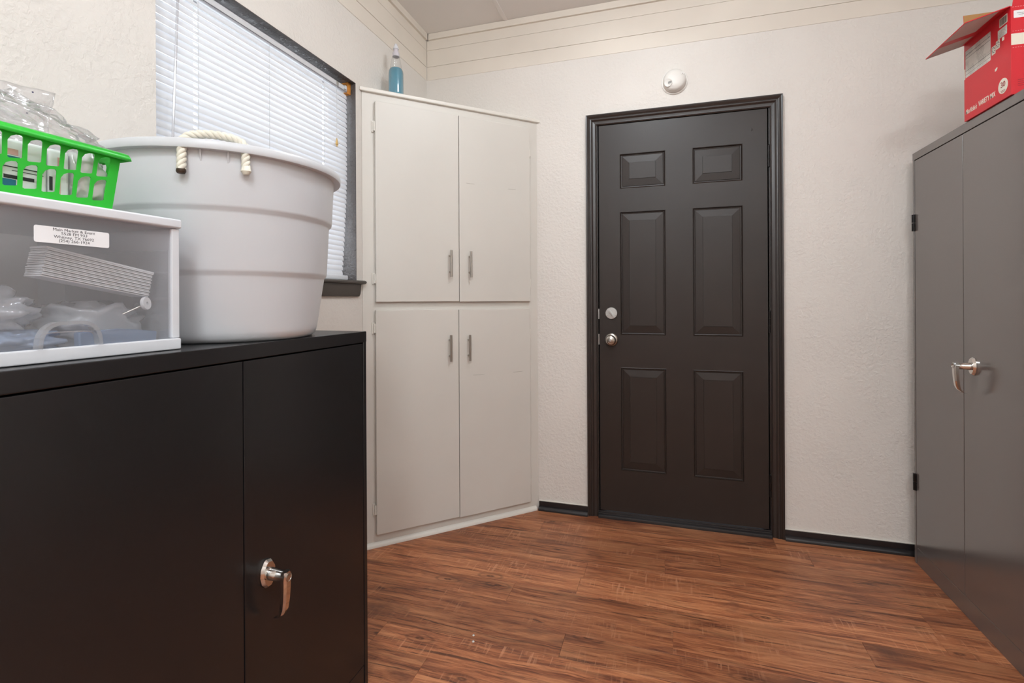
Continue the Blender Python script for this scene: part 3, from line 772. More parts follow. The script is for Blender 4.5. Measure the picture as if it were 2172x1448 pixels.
dl = MB().box((BX - 0.020, BYA + 0.0185, 0.0715), (BX - 0.0005, SEAM - 0.0012, BH - 0.036)).build('door', 'black', lc, bevel=0.0022)
dr = MB().box((BX - 0.020, SEAM + 0.0012, 0.0715), (BX - 0.0005, BYB - 0.0185, BH - 0.036)).build('door', 'black', lc, bevel=0.0022)
latch_handle(dr, (BX - 0.0005, 0.921, 0.546), (1, 0, 0), (0, 1, 0))
dr['label'] = 'right door with chrome lever handle'

# tall cabinet on the right
TX, TYA, TYB, TH_ = 1.0304, 1.848, 2.6276, 1.7881
TXB = TX + 0.457
tc_ = thing('storage_cabinet', 'tall dark grey steel two door cabinet against the right wall', 'cabinet', ((TX + TXB) / 2, (TYA + TYB) / 2, 0))
mb = MB()
mb.box((TX, TYA + 0.001, 0), (TXB, TYA + 0.016, TH_ - 0.022)).box((TX, TYB - 0.016, 0), (TXB, TYB - 0.001, TH_ - 0.022)).box((TXB - 0.002, TYA + 0.016, 0), (TXB, TYB - 0.016, TH_ - 0.022)).box((TX + 0.002, TYA + 0.016, 0), (TX + 0.03, TYB - 0.0185, 0.071))
mb.build('body', 'locker', tc_, bevel=0.001, seg=1)
MB().box((TX - 0.001, TYA, TH_ - 0.0325), (TXB, TYB, TH_)).build('top', 'locker', tc_, bevel=0.003)
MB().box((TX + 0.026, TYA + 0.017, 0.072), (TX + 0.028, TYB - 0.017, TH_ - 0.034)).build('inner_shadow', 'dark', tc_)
TS = 2.238
tdl = MB().box((TX + 0.0005, TS + 0.0012, 0.0735), (TX + 0.020, TYB - 0.0185, TH_ - 0.035)).build('door', 'locker', tc_, bevel=0.0022)
tdr = MB().box((TX + 0.0005, TYA + 0.0185, 0.0735), (TX + 0.020, TS - 0.0012, TH_ - 0.035)).build('door', 'locker', tc_, bevel=0.0022)
latch_handle(tdr, (TX + 0.0005, 2.168, 0.916), (-1, 0, 0), (0, -1, 0))
tdr['label'] = 'near door with chrome lever handle'
for z0 in (1.447, 0.320):
    for q in range(2):
        MB().tube([(TX - 0.003, TYB - 0.0165, z0 + q * 0.037), (TX - 0.003, TYB - 0.0165, z0 + q * 0.037 + 0.0345)], 0.0075, 12).build('hinge', 'hinge', tdl, smooth=True, sharp=50)

# ------------------------------------------------------------------ white tub with rope handles
TC = Vector((-1.081, 1.018, BH + 0.0003)); TR = 0.2778
tub = thing('tub', 'large round white plastic tub with rope handles', 'tub', TC)
zt = 1.4756 - TC.z
prf = [(0, 0.004), (0.185, 0.004), (0.192, 0.0), (0.202, 0.002), (0.211, 0.010), (0.2145, 0.022), (0.216, 0.030), (0.2335, 0.146), (0.2345, 0.151), (0.2395, 0.157), (0.2410, 0.163),
       (0.2470, 0.283), (0.2480, 0.288), (0.2535, 0.294), (0.2550, 0.300), (0.2600, zt - 0.004), (0.2605, zt), (TR - 0.001, zt), (TR, zt + 0.002), (TR, zt + 0.014), (TR - 0.003, zt + 0.019), (TR - 0.008, zt + 0.0205), (0.258, zt + 0.0205), (0.2555, zt + 0.018),
       (0.2545, zt - 0.006), (0.2495, 0.302), (0.2425, 0.290), (0.2355, 0.160), (0.2290, 0.150), (0.2115, 0.034), (0.2050, 0.014), (0.190, 0.0085), (0, 0.0085)]
MB().lathe(prf, TC, n=120).build('body', 'tub', tub, smooth=True, sharp=35)
def rope(path, mt, name, parent, r=0.0082, turns=None):
    pts = [Vector(p) for p in path]
    # resample
    ln = [0]
    for a, b in zip(pts, pts[1:]): ln.append(ln[-1] + (b - a).length)
    N = max(12, int(ln[-1] / 0.0025))
    res = []
    for k in range(N + 1):
        s = ln[-1] * k / N
        q = max(i for i in range(len(ln)) if ln[i] <= s + 1e-9); q = min(q, len(pts) - 2)
        res.append(pts[q].lerp(pts[q + 1], (s - ln[q]) / (ln[q + 1] - ln[q])))
    mb = MB(); tw = ln[-1] / 0.034
    t = (res[1] - res[0]).normalized(); nrm = t.orthogonal().normalized()
    fr_ = []
    for k in range(N + 1):
        t = (res[min(k + 1, N)] - res[max(k - 1, 0)]).normalized(); nrm = (nrm - t * nrm.dot(t)).normalized(); fr_.append((nrm.copy(), t.cross(nrm)))
    for s in range(3):
        sp_ = []
        for k in range(N + 1):
            a = 2 * pi * (s / 3 + tw * k / N); sp_.append(res[k] + (fr_[k][0] * math.cos(a) + fr_[k][1] * math.sin(a)) * r * 0.5)
        mb.tube(sp_, r * 0.56, 8)
    return mb.build(name, mt, parent, smooth=True, sharp=70)
def smooth_path(cp, n=6):
    cp = [Vector(p) for p in cp]; out = []
    for k in range(len(cp) - 1):
        p0, p1, p2, p3 = cp[max(k - 1, 0)], cp[k], cp[k + 1], cp[min(k + 2, len(cp) - 1)]
        for q in range(n):
            t = q / n
            out.append(0.5 * ((2 * p1) + (p2 - p0) * t + (2 * p0 - 5 * p1 + 4 * p2 - p3) * t * t + (3 * p1 - p0 - 3 * p2 + p3) * t ** 3))
    out.append(cp[-1]); return out
def tp_(ang, r, z): return TC + Vector((r * math.cos(R(ang)), r * math.sin(R(ang)), z - TC.z))
zr = 1.4756
for base_a in (-48.0, 132.0):
    A, B = base_a - 12.5, base_a + 12.5
    cp = [tp_(A, 0.271, zr - 0.046), tp_(A, 0.2690, zr - 0.022), tp_(A, 0.2675, zr + 0.0), tp_(A + 0.3, 0.264, zr + 0.018), tp_(base_a - 9, 0.262, zr + 0.0285), tp_(base_a - 3, 0.260, zr + 0.0335), tp_(base_a + 3, 0.260, zr + 0.0335), tp_(base_a + 9, 0.262, zr + 0.0285), tp_(B - 0.3, 0.264, zr + 0.018), tp_(B, 0.2675, zr + 0.0), tp_(B, 0.2690, zr - 0.018), tp_(B, 0.271, zr - 0.032)]
    h = rope(smooth_path(cp), 'rope', 'rope_handle', tub, 0.0088)
    e1 = tp_(A, 0.2715, zr - 0.049)
    MB().lathe([(0, -0.0045), (0.007, -0.0045), (0.0092, -0.001), (0.0088, 0.004), (0, 0.005)], e1, n=16).build('burnt_end', 'burnt', h, smooth=True)
    e2 = tp_(B, 0.2715, zr - 0.036)
    MB().lathe([(0, -0.010), (0.006, -0.009), (0.0105, -0.002), (0.0085, 0.007), (0.006, 0.010), (0, 0.010)], e2, n=16).build('frayed_end', 'rope', h, smooth=True)
    for q in (-1, 1):
        aa = base_a + q * 5.5
        # moulded boss under the rim
        v_ = [tp_(aa - 0.35, 0.258, zr - 0.0005), tp_(aa - 0.35, 0.268, zr - 0.0005), tp_(aa - 0.35, 0.256, zr - 0.030), tp_(aa + 0.35, 0.258, zr - 0.0005), tp_(aa + 0.35, 0.268, zr - 0.0005), tp_(aa + 0.35, 0.256, zr - 0.030)]
        MB().add(v_, [(0, 1, 2), (3, 5, 4), (0, 3, 4, 1), (1, 4, 5, 2), (2, 5, 3, 0)]).build('rim_gusset', 'tub', tub)

# ------------------------------------------------------------------ plastic drawer unit on the low cabinet
UX0, UX1, UY0, UY1, UZ0, UZ1 = -1.315, -0.915, 0.405, 0.752, BH + 0.0003, 1.321
du = thing('drawer_unit', 'white plastic drawer box with a clear front on the low black cabinet', 'drawer box', ((UX0 + UX1) / 2, (UY0 + UY1) / 2, UZ0))
mb = MB()
T_ = 0.003
mb.box((UX0, UY1 - 0.010, UZ0), (UX1 - 0.010, UY1 - 0.006, 1.303)).box((UX0, UY0 + 0.006, UZ0), (UX1 - 0.010, UY0 + 0.010, 1.303)).box((UX0, UY0 + 0.010, UZ0), (UX0 + T_, UY1 - 0.010, 1.303)).box((UX0 + T_, UY0 + 0.010, UZ0), (UX1 - 0.012, UY1 - 0.010, UZ0 + T_))
mb.build('case', 'case', du)
mb = MB()
for ya, yb in ((UY1 - 0.016, UY1 - 0.0005), (UY0 + 0.0005, UY0 + 0.016)):
    MB().box((UX1 - 0.0125, ya, 1.0896), (UX1 - 0.001, yb, 1.3025)).build('front_stile', 'white_plastic', du, bevel=0.002)
MB().box((UX0 - 0.003, UY0 - 0.002, 1.303), (UX1 + 0.004, UY1 + 0.002, UZ1)).build('lid', 'white_plastic', du, bevel=0.004, seg=3)
dw = MB().box((UX1 - 0.0075, UY0 + 0.0165, 1.0895), (UX1 - 0.0055, UY1 - 0.0165, 1.3015)).build('drawer', 'panel', du)
dw['label'] = 'smoky clear drawer front'
mb = MB().box((UX1 - 0.008, UY0 + 0.0005, UZ0 + 0.0005), (UX1 + 0.0035, UY1 - 0.0005, 1.0893))
mb.build('drawer_rail', 'white_plastic', dw, bevel=0.003)
MB().box((UX0 + 0.012, UY0 + 0.014, UZ0 + 0.004), (UX1 - 0.009, UY1 - 0.014, UZ0 + 0.006)).build('drawer_floor', 'case', dw)
MB().box((UX1 - 0.3, UY1 - 0.0158, UZ0 + 0.006), (UX1 - 0.009, UY1 - 0.0140, 1.26)).build('drawer_side', 'clear', dw)
# arched moulded pull
def arch(y0, y1, z0, z1, k):
    p = []
    c = (y0 + y1) / 2; hw = (y1 - y0) / 2
    for q in range(k + 1):
        a = pi * q / k
        ca, sa = math.cos(a), math.sin(a)
        p.append((c - hw * (abs(ca) ** 0.55) * (1 if ca > 0 else -1) * (0.86 + 0.14 * (1 - sa)), z0 + (z1 - z0) * (abs(sa) ** 0.6)))
    return p
ao = arch(0.514, 0.606, 1.0895, 1.131, 18); ai = arch(0.520, 0.600, 1.0895, 1.1255, 18)
mb = MB(); n = len(ao)
for xo in (UX1 - 0.0054, UX1 + 0.009):
    pass
vs = [(UX1 - 0.0054, y, z) for y, z in ao] + [(UX1 + 0.007, y, z) for y, z in ao] + [(UX1 + 0.007, y, z) for y, z in ai] + [(UX1 - 0.0054, y, z) for y, z in ai]
fs = [(k * n + q, k * n + q + 1, ((k + 1) % 4) * n + q + 1, ((k + 1) % 4) * n + q) for k in range(4) for q in range(n - 1)]
mb.add(vs, fs).build('pull', 'clear', dw, smooth=True, sharp=40)
am = arch(0.523, 0.597, 1.108, 1.1135, 14)
MB().tube([(UX1 - 0.004, y, z) for y, z in am], 0.0010, 6).build('pull_edge', 'clear', dw, smooth=True)
# address sticker
st = MB().prism(rrect(0.516, 0.624, 1.2535, 1.2795, 0.003), UX1 - 0.0054, UX1 - 0.0050, lambda u, v, e: (e, u, v - 0.012 * 0 )).build('address_label', 'label', dw)
for q, s_ in enumerate(('Main Market & Event', '5528 FM 933', 'Whitney, TX 76692', '(254) 266-1924')):
    text('label_text', s_, 0.0064, 'ink', dw, (UX1 - 0.0049, 0.571, 1.2755 - q * 0.0057), (0, 1, 0), (0, 0, 1), sx=1.12, depth=0.00005)

# contents of the drawer
ps = thing('paper_stack', 'tilted stack of white cards seen through the clear drawer', 'paper stack', (-0.995, 0.635, UZ0 + 0.10))
ty = R(-11)
cy_, cz_ = 0.632, 1.209
for k in range(17):
    off = (k - 8) * 0.0029
    mb = MB(); h_ = 0.0019 if k < 16 else 0.0028
    j0 = 0.0025 * noise.noise((k * 1.9, 0, 2)); le = 0.088
    def f(x, y, z): return (x, cy_ + (y + j0) * math.cos(ty) - z * math.sin(ty), cz_ + (y + j0) * math.sin(ty) + z * math.cos(ty))
    a, b = (-0.990, -le, off), (-0.950 + (0.0022 if k % 2 else 0.0) + 0.0012 * noise.noise((k * 3.1, 4, 0)), le + (0.004 if k == 16 else 0), off + h_)
    vs = [f(x, y, z) for z in (a[2], b[2]) for x, y in ((a[0], a[1]), (b[0], a[1]), (b[0], b[1]), (a[0], b[1]))]
    mb.add(vs, [(3, 2, 1, 0), (4, 5, 6, 7), (0, 1, 5, 4), (1, 2, 6, 5), (2, 3, 7, 6), (3, 0, 4, 7)])
    mb.build('card', 'paper', ps)

def crumple(name, label, cat, m, c, s, seed, amp=0.25, sub=4, fq=2.2, floor=None, rot=0.0, clampx=None, group=None, ceil_=None):
    bm = bmesh.new(); bmesh.ops.create_icosphere(bm, subdivisions=sub, radius=1.0)
    mb = MB(); idx = {}
    cr, sr = math.cos(rot), math.sin(rot)
    vs = []
    for v in bm.verts:
        p = v.co.copy(); q = p * fq + Vector((seed * 3.7, seed * 1.3, seed * 7.1))
        n1 = abs(noise.noise(q)) * 2 - 0.5; n2 = abs(noise.noise(q * 2.3)) * 2 - 0.5; n3 = noise.noise(q * 5.0)
        f_ = 1 + amp * (n1 + 0.55 * n2 + 0.2 * n3)
        p *= f_
        # squarish pillow
        x, y, z = p.x * s[0], p.y * s[1], p.z * s[2]
        y, z = y * cr - z * sr, y * sr + z * cr
        P_ = Vector((c[0] + x, c[1] + y, c[2] + z))
        if floor is not None: P_.z = max(P_.z, floor)
        if ceil_ is not None: P_.z = min(P_.z, ceil_)
        if clampx: P_.x = min(max(P_.x, clampx[0]), clampx[1]); P_.y = min(max(P_.y, clampx[2]), clampx[3])
        vs.append(P_)
    bm.verts.index_update()
    fs = [tuple(v.index for v in f.verts) for f in bm.faces]; bm.free()
    mb.add(vs, fs)
    o = mb.build(name, m, smooth=True, sharp=120, weld=False)
    return tag(o, label, cat, group)
CL = (-1.30, -0.926, 0.424, 0.733)
FZ = UZ0 + 0.0065
crumple('plastic_bag', 'cloudy plastic bag lying under the white card stack in the drawer', 'bag', 'film2', (-1.03, 0.655, 1.118), (0.085, 0.075, 0.048), 1, 0.3, 4, 2.2, FZ, 0, (-1.30, -0.966, 0.586, 0.733), ceil_=1.163)
crumple('plastic_bag', 'bluish plastic bag on the drawer floor behind the arched pull', 'bag', 'bluefilm', (-1.00, 0.505, 1.096), (0.06, 0.085, 0.026), 2, 0.3, 4, 2.4, FZ, 0.0, (-1.30, -0.926, 0.424, 0.582), ceil_=1.1165)
crumple('plastic_bag', 'pale cloudy bag heaped at the left of the clear drawer', 'bag', 'film2', (-1.02, 0.485, 1.145), (0.07, 0.085, 0.036), 3, 0.32, 4, 2.0, 1.118, 0.0, (-1.30, -0.926, 0.424, 0.582), ceil_=1.196)
pk = MB()
pk.prism([(0.60, 1.075), (0.728, 1.080), (0.730, 1.104), (0.655, 1.113), (0.598, 1.109)], -0.96, -0.945, lambda u, v, e: (e + 0.01 * math.sin(u * 60), u, v))
tag(pk.build('paper_packet', 'bluefilm', bevel=0.003), 'flat pale blue packet at the bottom right of the drawer', 'packet')
rg = thing('spool', 'small white spool with a grey stem inside the clear drawer', 'spool', (-0.938, 0.697, 1.145))
MB().lathe([(0.003, -0.003), (0.0115, -0.003), (0.0125, 0), (0.0115, 0.003), (0.003, 0.003), (0.003, -0.003)], (-0.938, 0.7005, 1.1575), (0.9, 0.35, 0.1), 28).build('disc', 'paper', rg, smooth=True, sharp=50)
MB().tube([(-0.940, 0.698, 1.155), (-0.952, 0.668, 1.138)], 0.0016, 8).build('stem', 'nickel', rg, smooth=True)

# ------------------------------------------------------------------ green basket on the drawer unit
GZ0, GZ1 = UZ1 + 0.0003, 1.421
gb = thing('basket', 'bright green plastic basket with two rows of slots', 'basket', (-1.03, 0.52, GZ0))
GX0, GX1, GY0, GY1 = -1.150, -0.929, 0.405, 0.634
fl_ = 0.011   # flare at the top
def gp(u, v, side):
    t = (v - GZ0) / (GZ1 - GZ0)
    o = fl_ * t
    if side == 'front': return (GX1 + o * 0.7, GY0 - o + (GY1 - GY0 + 2 * o) * u, v)
    if side == 'back': return (GX0 - o * 0.7, GY1 + o - (GY1 - GY0 + 2 * o) * u, v)
    if side == 'right': return (GX1 + o * 0.7 - (GX1 - GX0 + 1.4 * o) * u, GY1 + o, v)
    return (GX0 - o * 0.7 + (GX1 - GX0 + 1.4 * o) * u, GY0 - o, v)
def slot(u0, u1, v0, v1, n=5):
    r_ = min((u1 - u0) * 0.45, 0.09); p = []
    # bottom edge, then right, arched top leaning to the right
    du_ = u1 - u0; dv = v1 - v0
    p += [(u0, v0 + dv * 0.03), (u0 + du_ * 0.12, v0 - dv * 0.0), (u0 + du_ * 0.5, v0 + dv * 0.03), (u1 - du_ * 0.12, v0 + dv * 0.06), (u1, v0 + dv * 0.10), (u1, v1 - dv * 0.06), (u1 - du_ * 0.1, v1), (u0 + du_ * 0.55, v1 - dv * 0.02), (u0 + du_ * 0.2, v1 - dv * 0.12), (u0, v1 - dv * 0.30)]
    return p
def gwall(side, n, L):
    mb = MB(); fn = lambda u, v: gp(u, v, side)
    rows = [(GZ0, 1.3725, 1.333, 1.371), (1.3725, GZ1, 1.3745, 1.4105)]
    for va, vb, v0, v1 in rows:
        o = fl_ * ((v0 + v1) / 2 - GZ0) / (GZ1 - GZ0); W_ = L + 2 * o
        pitch = 0.0246 / W_; w_ = 0.0188 / W_; m0 = 0.0125 / W_
        edge = 1.0
        nb = 1.0 - m0
        mb.add([fn(nb, va), fn(1, va), fn(1, vb), fn(nb, vb)], [(0, 1, 2, 3)])
        for k in range(n):
            ub = nb - k * pitch; ua = ub - pitch
            if k == n - 1: ua = 0.0
            uc = ub - pitch / 2
            mb.holed([(ua, va), (ub, va), (ub, vb), (ua, vb)], [slot(uc - w_ / 2, uc + w_ / 2, v0, v1)[::-1]], fn)
    return mb
mb = MB()
for side, n, L in (('front', 9, 0.231), ('back', 9, 0.231), ('right', 8, 0.22), ('left', 8, 0.22)):
    g = gwall(side, n, L); mb.add(g.v, g.f)
mb.add([(GX0, GY0, GZ0 + 0.0012), (GX1, GY0, GZ0 + 0.0012), (GX1, GY1, GZ0 + 0.0012), (GX0, GY1, GZ0 + 0.0012)], [(0, 1, 2, 3)])
mb.build('shell', 'green', gb, solid=0.0018, smooth=False)
o = fl_
loop0 = [(GX1 + o * .7, GY0 - o), (GX1 + o * .7, GY1 + o), (GX0 - o * .7, GY1 + o), (GX0 - o * .7, GY0 - o)]
def off(lp, d): 
    return [(lp[0][0] + d, lp[0][1] - d), (lp[1][0] + d, lp[1][1] + d), (lp[2][0] - d, lp[2][1] + d), (lp[3][0] - d, lp[3][1] - d)]
rings = [(off(loop0, -0.001), GZ1), (off(loop0, 0.003), GZ1 + 0.0015), (off(loop0, 0.0075), GZ1 - 0.001), (off(loop0, 0.0095), GZ1 - 0.006), (off(loop0, 0.0105), GZ1 - 0.011)]
vs = [(x, y, z) for lp, z in rings for x, y in lp]
fs = [(k * 4 + q, k * 4 + (q + 1) % 4, (k + 1) * 4 + (q + 1) % 4, (k + 1) * 4 + q) for k in range(len(rings) - 1) for q in range(4)]
MB().add(vs, fs).build('rim', 'green', gb, solid=0.0018, smooth=True, sharp=50)
# what is in the basket
GC = (GX0 + 0.008, GX1 - 0.004, GY0 + 0.006, GY1 - 0.004)
def packet(name, label, x0, x1, y0, y1, z0, z1, m, prints, tilt=0.0):
    t = thing(name, label, 'packet', ((x0 + x1) / 2, (y0 + y1) / 2, z0))
    MB().box((x0, y0, z0), (x1, y1, z1)).build('wrapper', m, t, bevel=0.006, seg=3)
    for (a0, a1, b0, b1, pm) in prints:
        MB().box((x1 + 0.0001, a0, b0), (x1 + 0.0004, a1, b1)).build('print', pm, t)
    return t
packet('carton', 'white packet with teal corner and barcode inside the green basket', -1.06, -0.940, 0.416, 0.546, GZ0 + 0.004, 1.408, 'paper',
       [(0.482, 0.505, 1.334, 1.346, 'tealprint'), (0.487, 0.510, 1.377, 1.381, 'tealprint'), (0.490, 0.528, 1.347, 1.3525, 'ink'), (0.484, 0.540, 1.364, 1.3655, 'ink'), (0.500, 0.540, 1.359, 1.360, 'ink'), (0.489, 0.508, 1.383, 1.392, 'pink')])
packet('carton', 'pale packet with pink stripe in the middle of the green basket', -1.06, -0.941, 0.548, 0.578, GZ0 + 0.004, 1.408, 'paper',
       [(0.5485, 0.553, 1.340, 1.362, 'ink'), (0.560, 0.564, 1.335, 1.395, 'pink')])
crumple('plastic_bag', 'crumpled clear bag in the right end of the green basket', 'bag', 'film3', (-1.00, 0.606, 1.368), (0.085, 0.050, 0.062), 5, 0.25, 4, 2.2, GZ0 + 0.004, 0, (GX0 + 0.01, GX1 - 0.003, 0.5805, GY1 - 0.003), ceil_=1.4200)
crumple('plastic_bag', 'clear plastic bag bulging over the rim of the green basket', 'bag', 'film', (-0.995, 0.545, 1.446), (0.075, 0.118, 0.030), 7, 0.30, 5, 1.9, 1.4242, -0.26, (-1.060, -0.932, 0.36, 0.80))
# upright clear bag sheet behind
mb = MB(); nu, nv = 26, 20
vs = []
for b in range(nv + 1):
    for a in range(nu + 1):
        u, v = a / nu, b / nv
        y = 0.412 + (0.212 + 0.03 * v) * u; z = 1.40 + 0.135 * v + 0.02 * u * v
        x = -1.088 + 0.018 * noise.noise((u * 3, v * 2.5, 3)) + 0.006 * noise.noise((u * 8, v * 7, 1)) - 0.02 * v
        vs.append((x, y, z))
fs = [(b * (nu + 1) + a, b * (nu + 1) + a + 1, (b + 1) * (nu + 1) + a + 1, (b + 1) * (nu + 1) + a) for b in range(nv) for a in range(nu)]
ub = mb.add(vs, fs).build('plastic_bag', 'film', smooth=True, solid=0.0008, sharp=80)
tag(ub, 'upright clear bag with faint print standing in the green basket', 'bag')
for k in range(7):
    u = 0.2 + 0.11 * k
    y = 0.45 + 0.022 * k; z = 1.508 + 0.0022 * k if k < 4 else 1.512 - (k - 4) * 0.02
    if k >= 4: y = 0.585 - (k - 4) * 0.004
    MB().box((-1.0735, y * 1.06 - 0.02, z + 0.02), (-1.0730, y * 1.06 - 0.02 + (0.008 if k < 4 else 0.0025), z + 0.0222)).build('print_mark', 'navy', ub)

# ------------------------------------------------------------------ red carton on the tall cabinet
RX0, RX1, RY0, RY1, RZ0, RZ1 = 1.0230, 1.235, 1.950, 2.207, TH_ + 0.0003, 2.062
rb = thing('snack_carton', 'red printed cardboard carton with open flaps on the tall cabinet', 'box', ((RX0 + RX1) / 2, (RY0 + RY1) / 2, RZ0))
def board(vs4, n, name, t=0.0025, mats=('red', 'kraft'), parent=rb):
    a = [Vector(v) for v in vs4]; n = Vector(n).normalized()
    b = [v - n * t for v in a]
    mb = MB(); mb.add(a + b, [(0, 1, 2, 3)] + [(q, (q + 1) % 4, 4 + (q + 1) % 4, 4 + q) for q in range(4)], 0); mb.add(a + b, [(7, 6, 5, 4)], 1)
    return mb.build(name, list(mats), parent, weld=True)
board([(RX0, RY1, RZ0), (RX0, RY0, RZ0), (RX0, RY0, RZ1), (RX0, RY1, RZ1)], (-1, 0, 0), 'side_panel')
board([(RX0 + 0.0026, RY0, RZ0), (RX1, RY0, RZ0), (RX1, RY0, RZ1), (RX0 + 0.0026, RY0, RZ1)], (0, -1, 0), 'front_panel')
board([(RX1, RY0 + 0.0026, RZ0), (RX1, RY1 - 0.0026, RZ0), (RX1, RY1 - 0.0026, RZ1), (RX1, RY0 + 0.0026, RZ1)], (1, 0, 0), 'side_panel')
board([(RX0 + 0.0026, RY1, RZ0), (RX1, RY1, RZ0), (RX1, RY1, RZ1), (RX0 + 0.0026, RY1, RZ1)], (0, 1, 0), 'back_panel')
board([(RX0 + 0.003, RY0 + 0.003, RZ0 + 0.0005), (RX1 - 0.003, RY0 + 0.003, RZ0 + 0.0005), (RX1 - 0.003, RY1 - 0.003, RZ0 + 0.0005), (RX0 + 0.003, RY1 - 0.003, RZ0 + 0.0005)], (0, 0, -1), 'bottom_panel')
fl_dx, fl_dz = -0.115, -0.033
fn_ = Vector((0, 0, -1)) - Vector((fl_dx, 0, fl_dz)).normalized() * Vector((0, 0, -1)).dot(Vector((fl_dx, 0, fl_dz)).normalized())
sf = board([(RX0, RY1, RZ1), (RX0, RY0 + 0.001, RZ1), (RX0 + fl_dx, RY0 + 0.001, RZ1 + fl_dz), (RX0 + fl_dx, RY1, RZ1 + fl_dz)], fn_, 'side_flap')
# unprinted strips on the flap's outer face (underside here)
def on_flap(y0, y1, s0, s1, m):
    P0 = Vector((RX0, 0, RZ1)); dv = Vector((fl_dx, 0, fl_dz)); nn = fn_.normalized() * 0.0003
    vs = [P0 + dv * s + Vector((0, y, 0)) + nn * k for k in (0.2, 1) for s, y in ((s0, y0), (s1, y0), (s1, y1), (s0, y1))]
    MB().add(vs, [(0, 1, 2, 3), (4, 5, 6, 7), (0, 1, 5, 4), (1, 2, 6, 5), (2, 3, 7, 6), (3, 0, 4, 7)]).build('flap_print', m, sf)
on_flap(RY0 + 0.004, 2.085, 0.22, 0.995, 'carton_grey')
on_flap(2.125, RY1 - 0.001, 0.10, 0.995, 'carton_grey')
board([(RX0 + 0.003, RY1, RZ1), (RX1, RY1, RZ1), (RX1, RY1 + 0.012, RZ1 + 0.112), (RX0 + 0.003, RY1 + 0.012, RZ1 + 0.112)], (0, 1, -0.1), 'back_flap')
board([(RX0 + 0.004, RY0, RZ1), (RX1, RY0, RZ1), (RX1, RY0 - 0.022, RZ1 + 0.110), (RX0 + 0.010, RY0 - 0.022, RZ1 + 0.110)], (0, -1, -0.2), 'front_flap')
board([(RX1, RY0 + 0.003, RZ1), (RX1, RY1 - 0.003, RZ1), (RX1 + 0.07, RY1 - 0.003, RZ1 + 0.09), (RX1 + 0.07, RY0 + 0.003, RZ1 + 0.09)], (1, 0, -0.7), 'side_flap')
def onA(y0, y1, z0, z1, m, name, r=0.002, t=0.0003):
    return MB().prism(rrect(min(y0, y1), max(y0, y1), z0, z1, r), RX0 - 0.0001 - t, RX0 - 0.0001, lambda u, v, e: (e, u, v)).build(name, m, rb)
onA(2.052, 2.198, 1.941, 2.036, 'table', 'nutrition_table')
for z in (2.020, 2.008, 1.964, 1.951):
    onA(2.054, 2.197, z, z + 0.0012, 'barcode', 'table_rule', 0.0003, 0.0004)
onA(2.2005, 2.2065, 1.938, 1.975, 'carton_white', 'edge_patch', 0.0005)
bcp = onA(1.966, 2.006, 2.022, 2.050, 'carton_white', 'barcode_patch')
y = 1.969
while y < 2.003:
    w_ = random.choice((0.0006, 0.0010, 0.0016)); onA(y, y + w_, 2.025, 2.047, 'barcode', 'barcode_bar', 0.0001, 0.0004); y += w_ + random.choice((0.0008, 0.0012))
onA(1.968, 2.014, 1.988, 2.016, 'smallprint', 'ingredient_patch')
# recycling badges: white tiles with dark dots
for yc, zc in ((2.036, 1.966), (2.014, 1.974)):
    onA(yc - 0.010, yc + 0.010, zc - 0.014, zc + 0.013, 'carton_white', 'badge', 0.002)
    for q in range(7):
        a = q * 0.9; onA(yc + 0.0065 * math.cos(a) - 0.0018, yc + 0.0065 * math.cos(a) + 0.0018, zc + 0.008 * math.sin(a) - 0.0016, zc + 0.008 * math.sin(a) + 0.0016, 'navy', 'badge_mark', 0.0007, 0.0004)
onA(1.982, 1.993, 1.974, 1.985, 'carton_white', 'small_tile', 0.001)
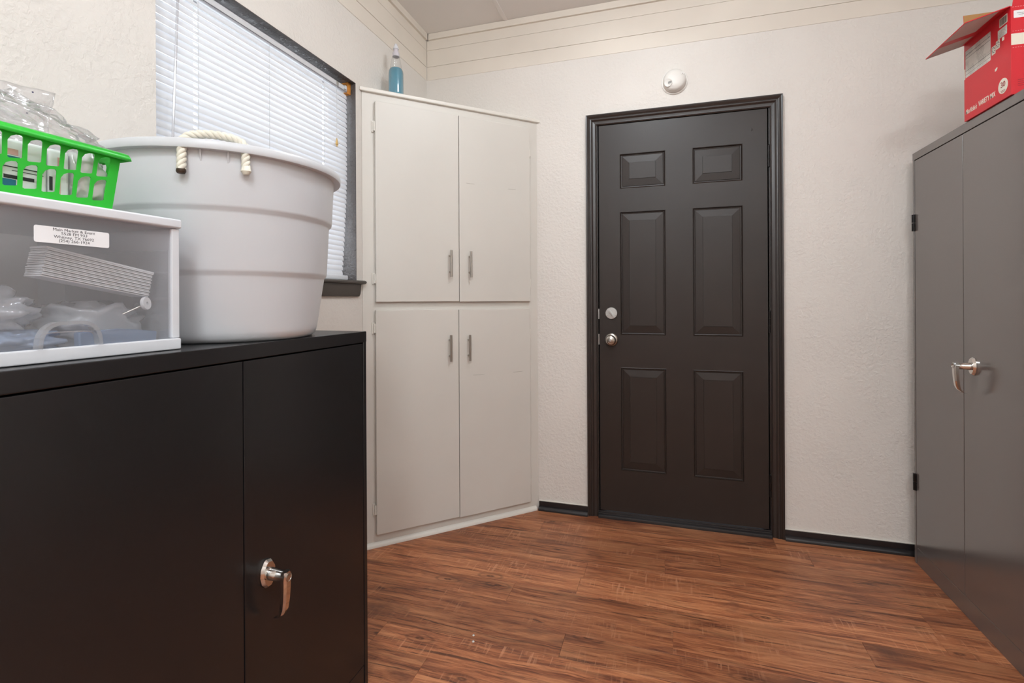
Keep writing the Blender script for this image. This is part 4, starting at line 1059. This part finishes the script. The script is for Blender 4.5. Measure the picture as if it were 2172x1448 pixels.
# little leaf emblem
lf = [(0.0, 0.0), (0.006, -0.001), (0.012, 0.003), (0.014, 0.008), (0.010, 0.010), (0.004, 0.007), (0.001, 0.008)]
MB().prism(lf, RX0 - 0.0005, RX0 - 0.0001, lambda u, v, e: (e, 2.030 - u, 1.893 + v)).build('emblem', 'carton_white', rb)
text('brand_text', "MissVickie's", 0.0235, 'carton_white', rb, (RX0 - 0.0003, 2.199, 1.818), (0, -1, 0), (0, 0, 1), align='LEFT', shear=0.35, sx=0.60, bold=0.0002)
text('variety_text', 'VARIETY MIX', 0.0240, 'carton_white', rb, (RX0 - 0.0003, 2.121, 1.8205), (0, -1, 0), (0, 0, 1), align='LEFT', sx=0.66, bold=0.0003)
cir = [(1.989 + 0.0240 * math.cos(2 * pi * q / 28), 1.8305 + 0.0240 * math.sin(2 * pi * q / 28)) for q in range(28)]
MB().prism(cir, RX0 - 0.0005, RX0 - 0.0001, lambda u, v, e: (e, u, v)).build('count_badge', 'carton_white', rb)
text('count_text', '30', 0.0245, 'darkred', rb, (RX0 - 0.0007, 1.989, 1.8345), (0, -1, 0), (0, 0, 1), bold=0.0002)
for q in range(2):
    onA(1.978 + q * 0.002, 2.000 - q * 0.002, 1.8155 - q * 0.0042, 1.8170 - q * 0.0042, 'darkred', 'badge_line', 0.0004, 0.0007)
def onB(x0, x1, z0, z1, m, name, r=0.002):
    return MB().prism(rrect(x0, x1, z0, z1, r), RY0 - 0.0004, RY0 - 0.0001, lambda u, v, e: (u, e, v)).build(name, m, rb)
onB(RX0 + 0.0005, 1.215, 1.941, 1.976, 'carton_white', 'blank_band', 0.0005)
onB(1.030, 1.130, 2.024, 2.047, 'label', 'front_sticker')
onB(1.038, 1.12, 2.038, 2.0392, 'ink', 'sticker_line', 0.0003); onB(1.042, 1.11, 2.033, 2.0342, 'ink', 'sticker_line', 0.0003)
for k in range(30):
    for z in (1.9835, 1.9325, 2.058):
        onB(1.027 + k * 0.0065, 1.0305 + k * 0.0065, z, z + 0.0010, 'pink', 'perforation', 0.0003)
for k in range(4): onB(1.040, 1.075 - k * 0.004, 1.832 - k * 0.006, 1.8332 - k * 0.006, 'darkred', 'front_text_line', 0.0003)

# ------------------------------------------------------------------ crumbs of foil on the floor
for x, y, s, lb in ((-0.645, 1.617, 0.0048, 'tiny shiny foil crumb on the floor, the farther of two'), (-0.634, 1.587, 0.0052, 'tiny shiny foil crumb on the floor, the nearer of two')):
    mb = MB(); mb.lathe([(0, 0.0), (s * 0.8, 0.0), (s, s * 0.4), (s * 0.6, s * 1.0), (0, s * 1.1)], (x, y, 0.0002), n=7)
    tag(mb.build('foil_crumb', 'bits'), lb, 'debris', 'foil crumbs on the floor')
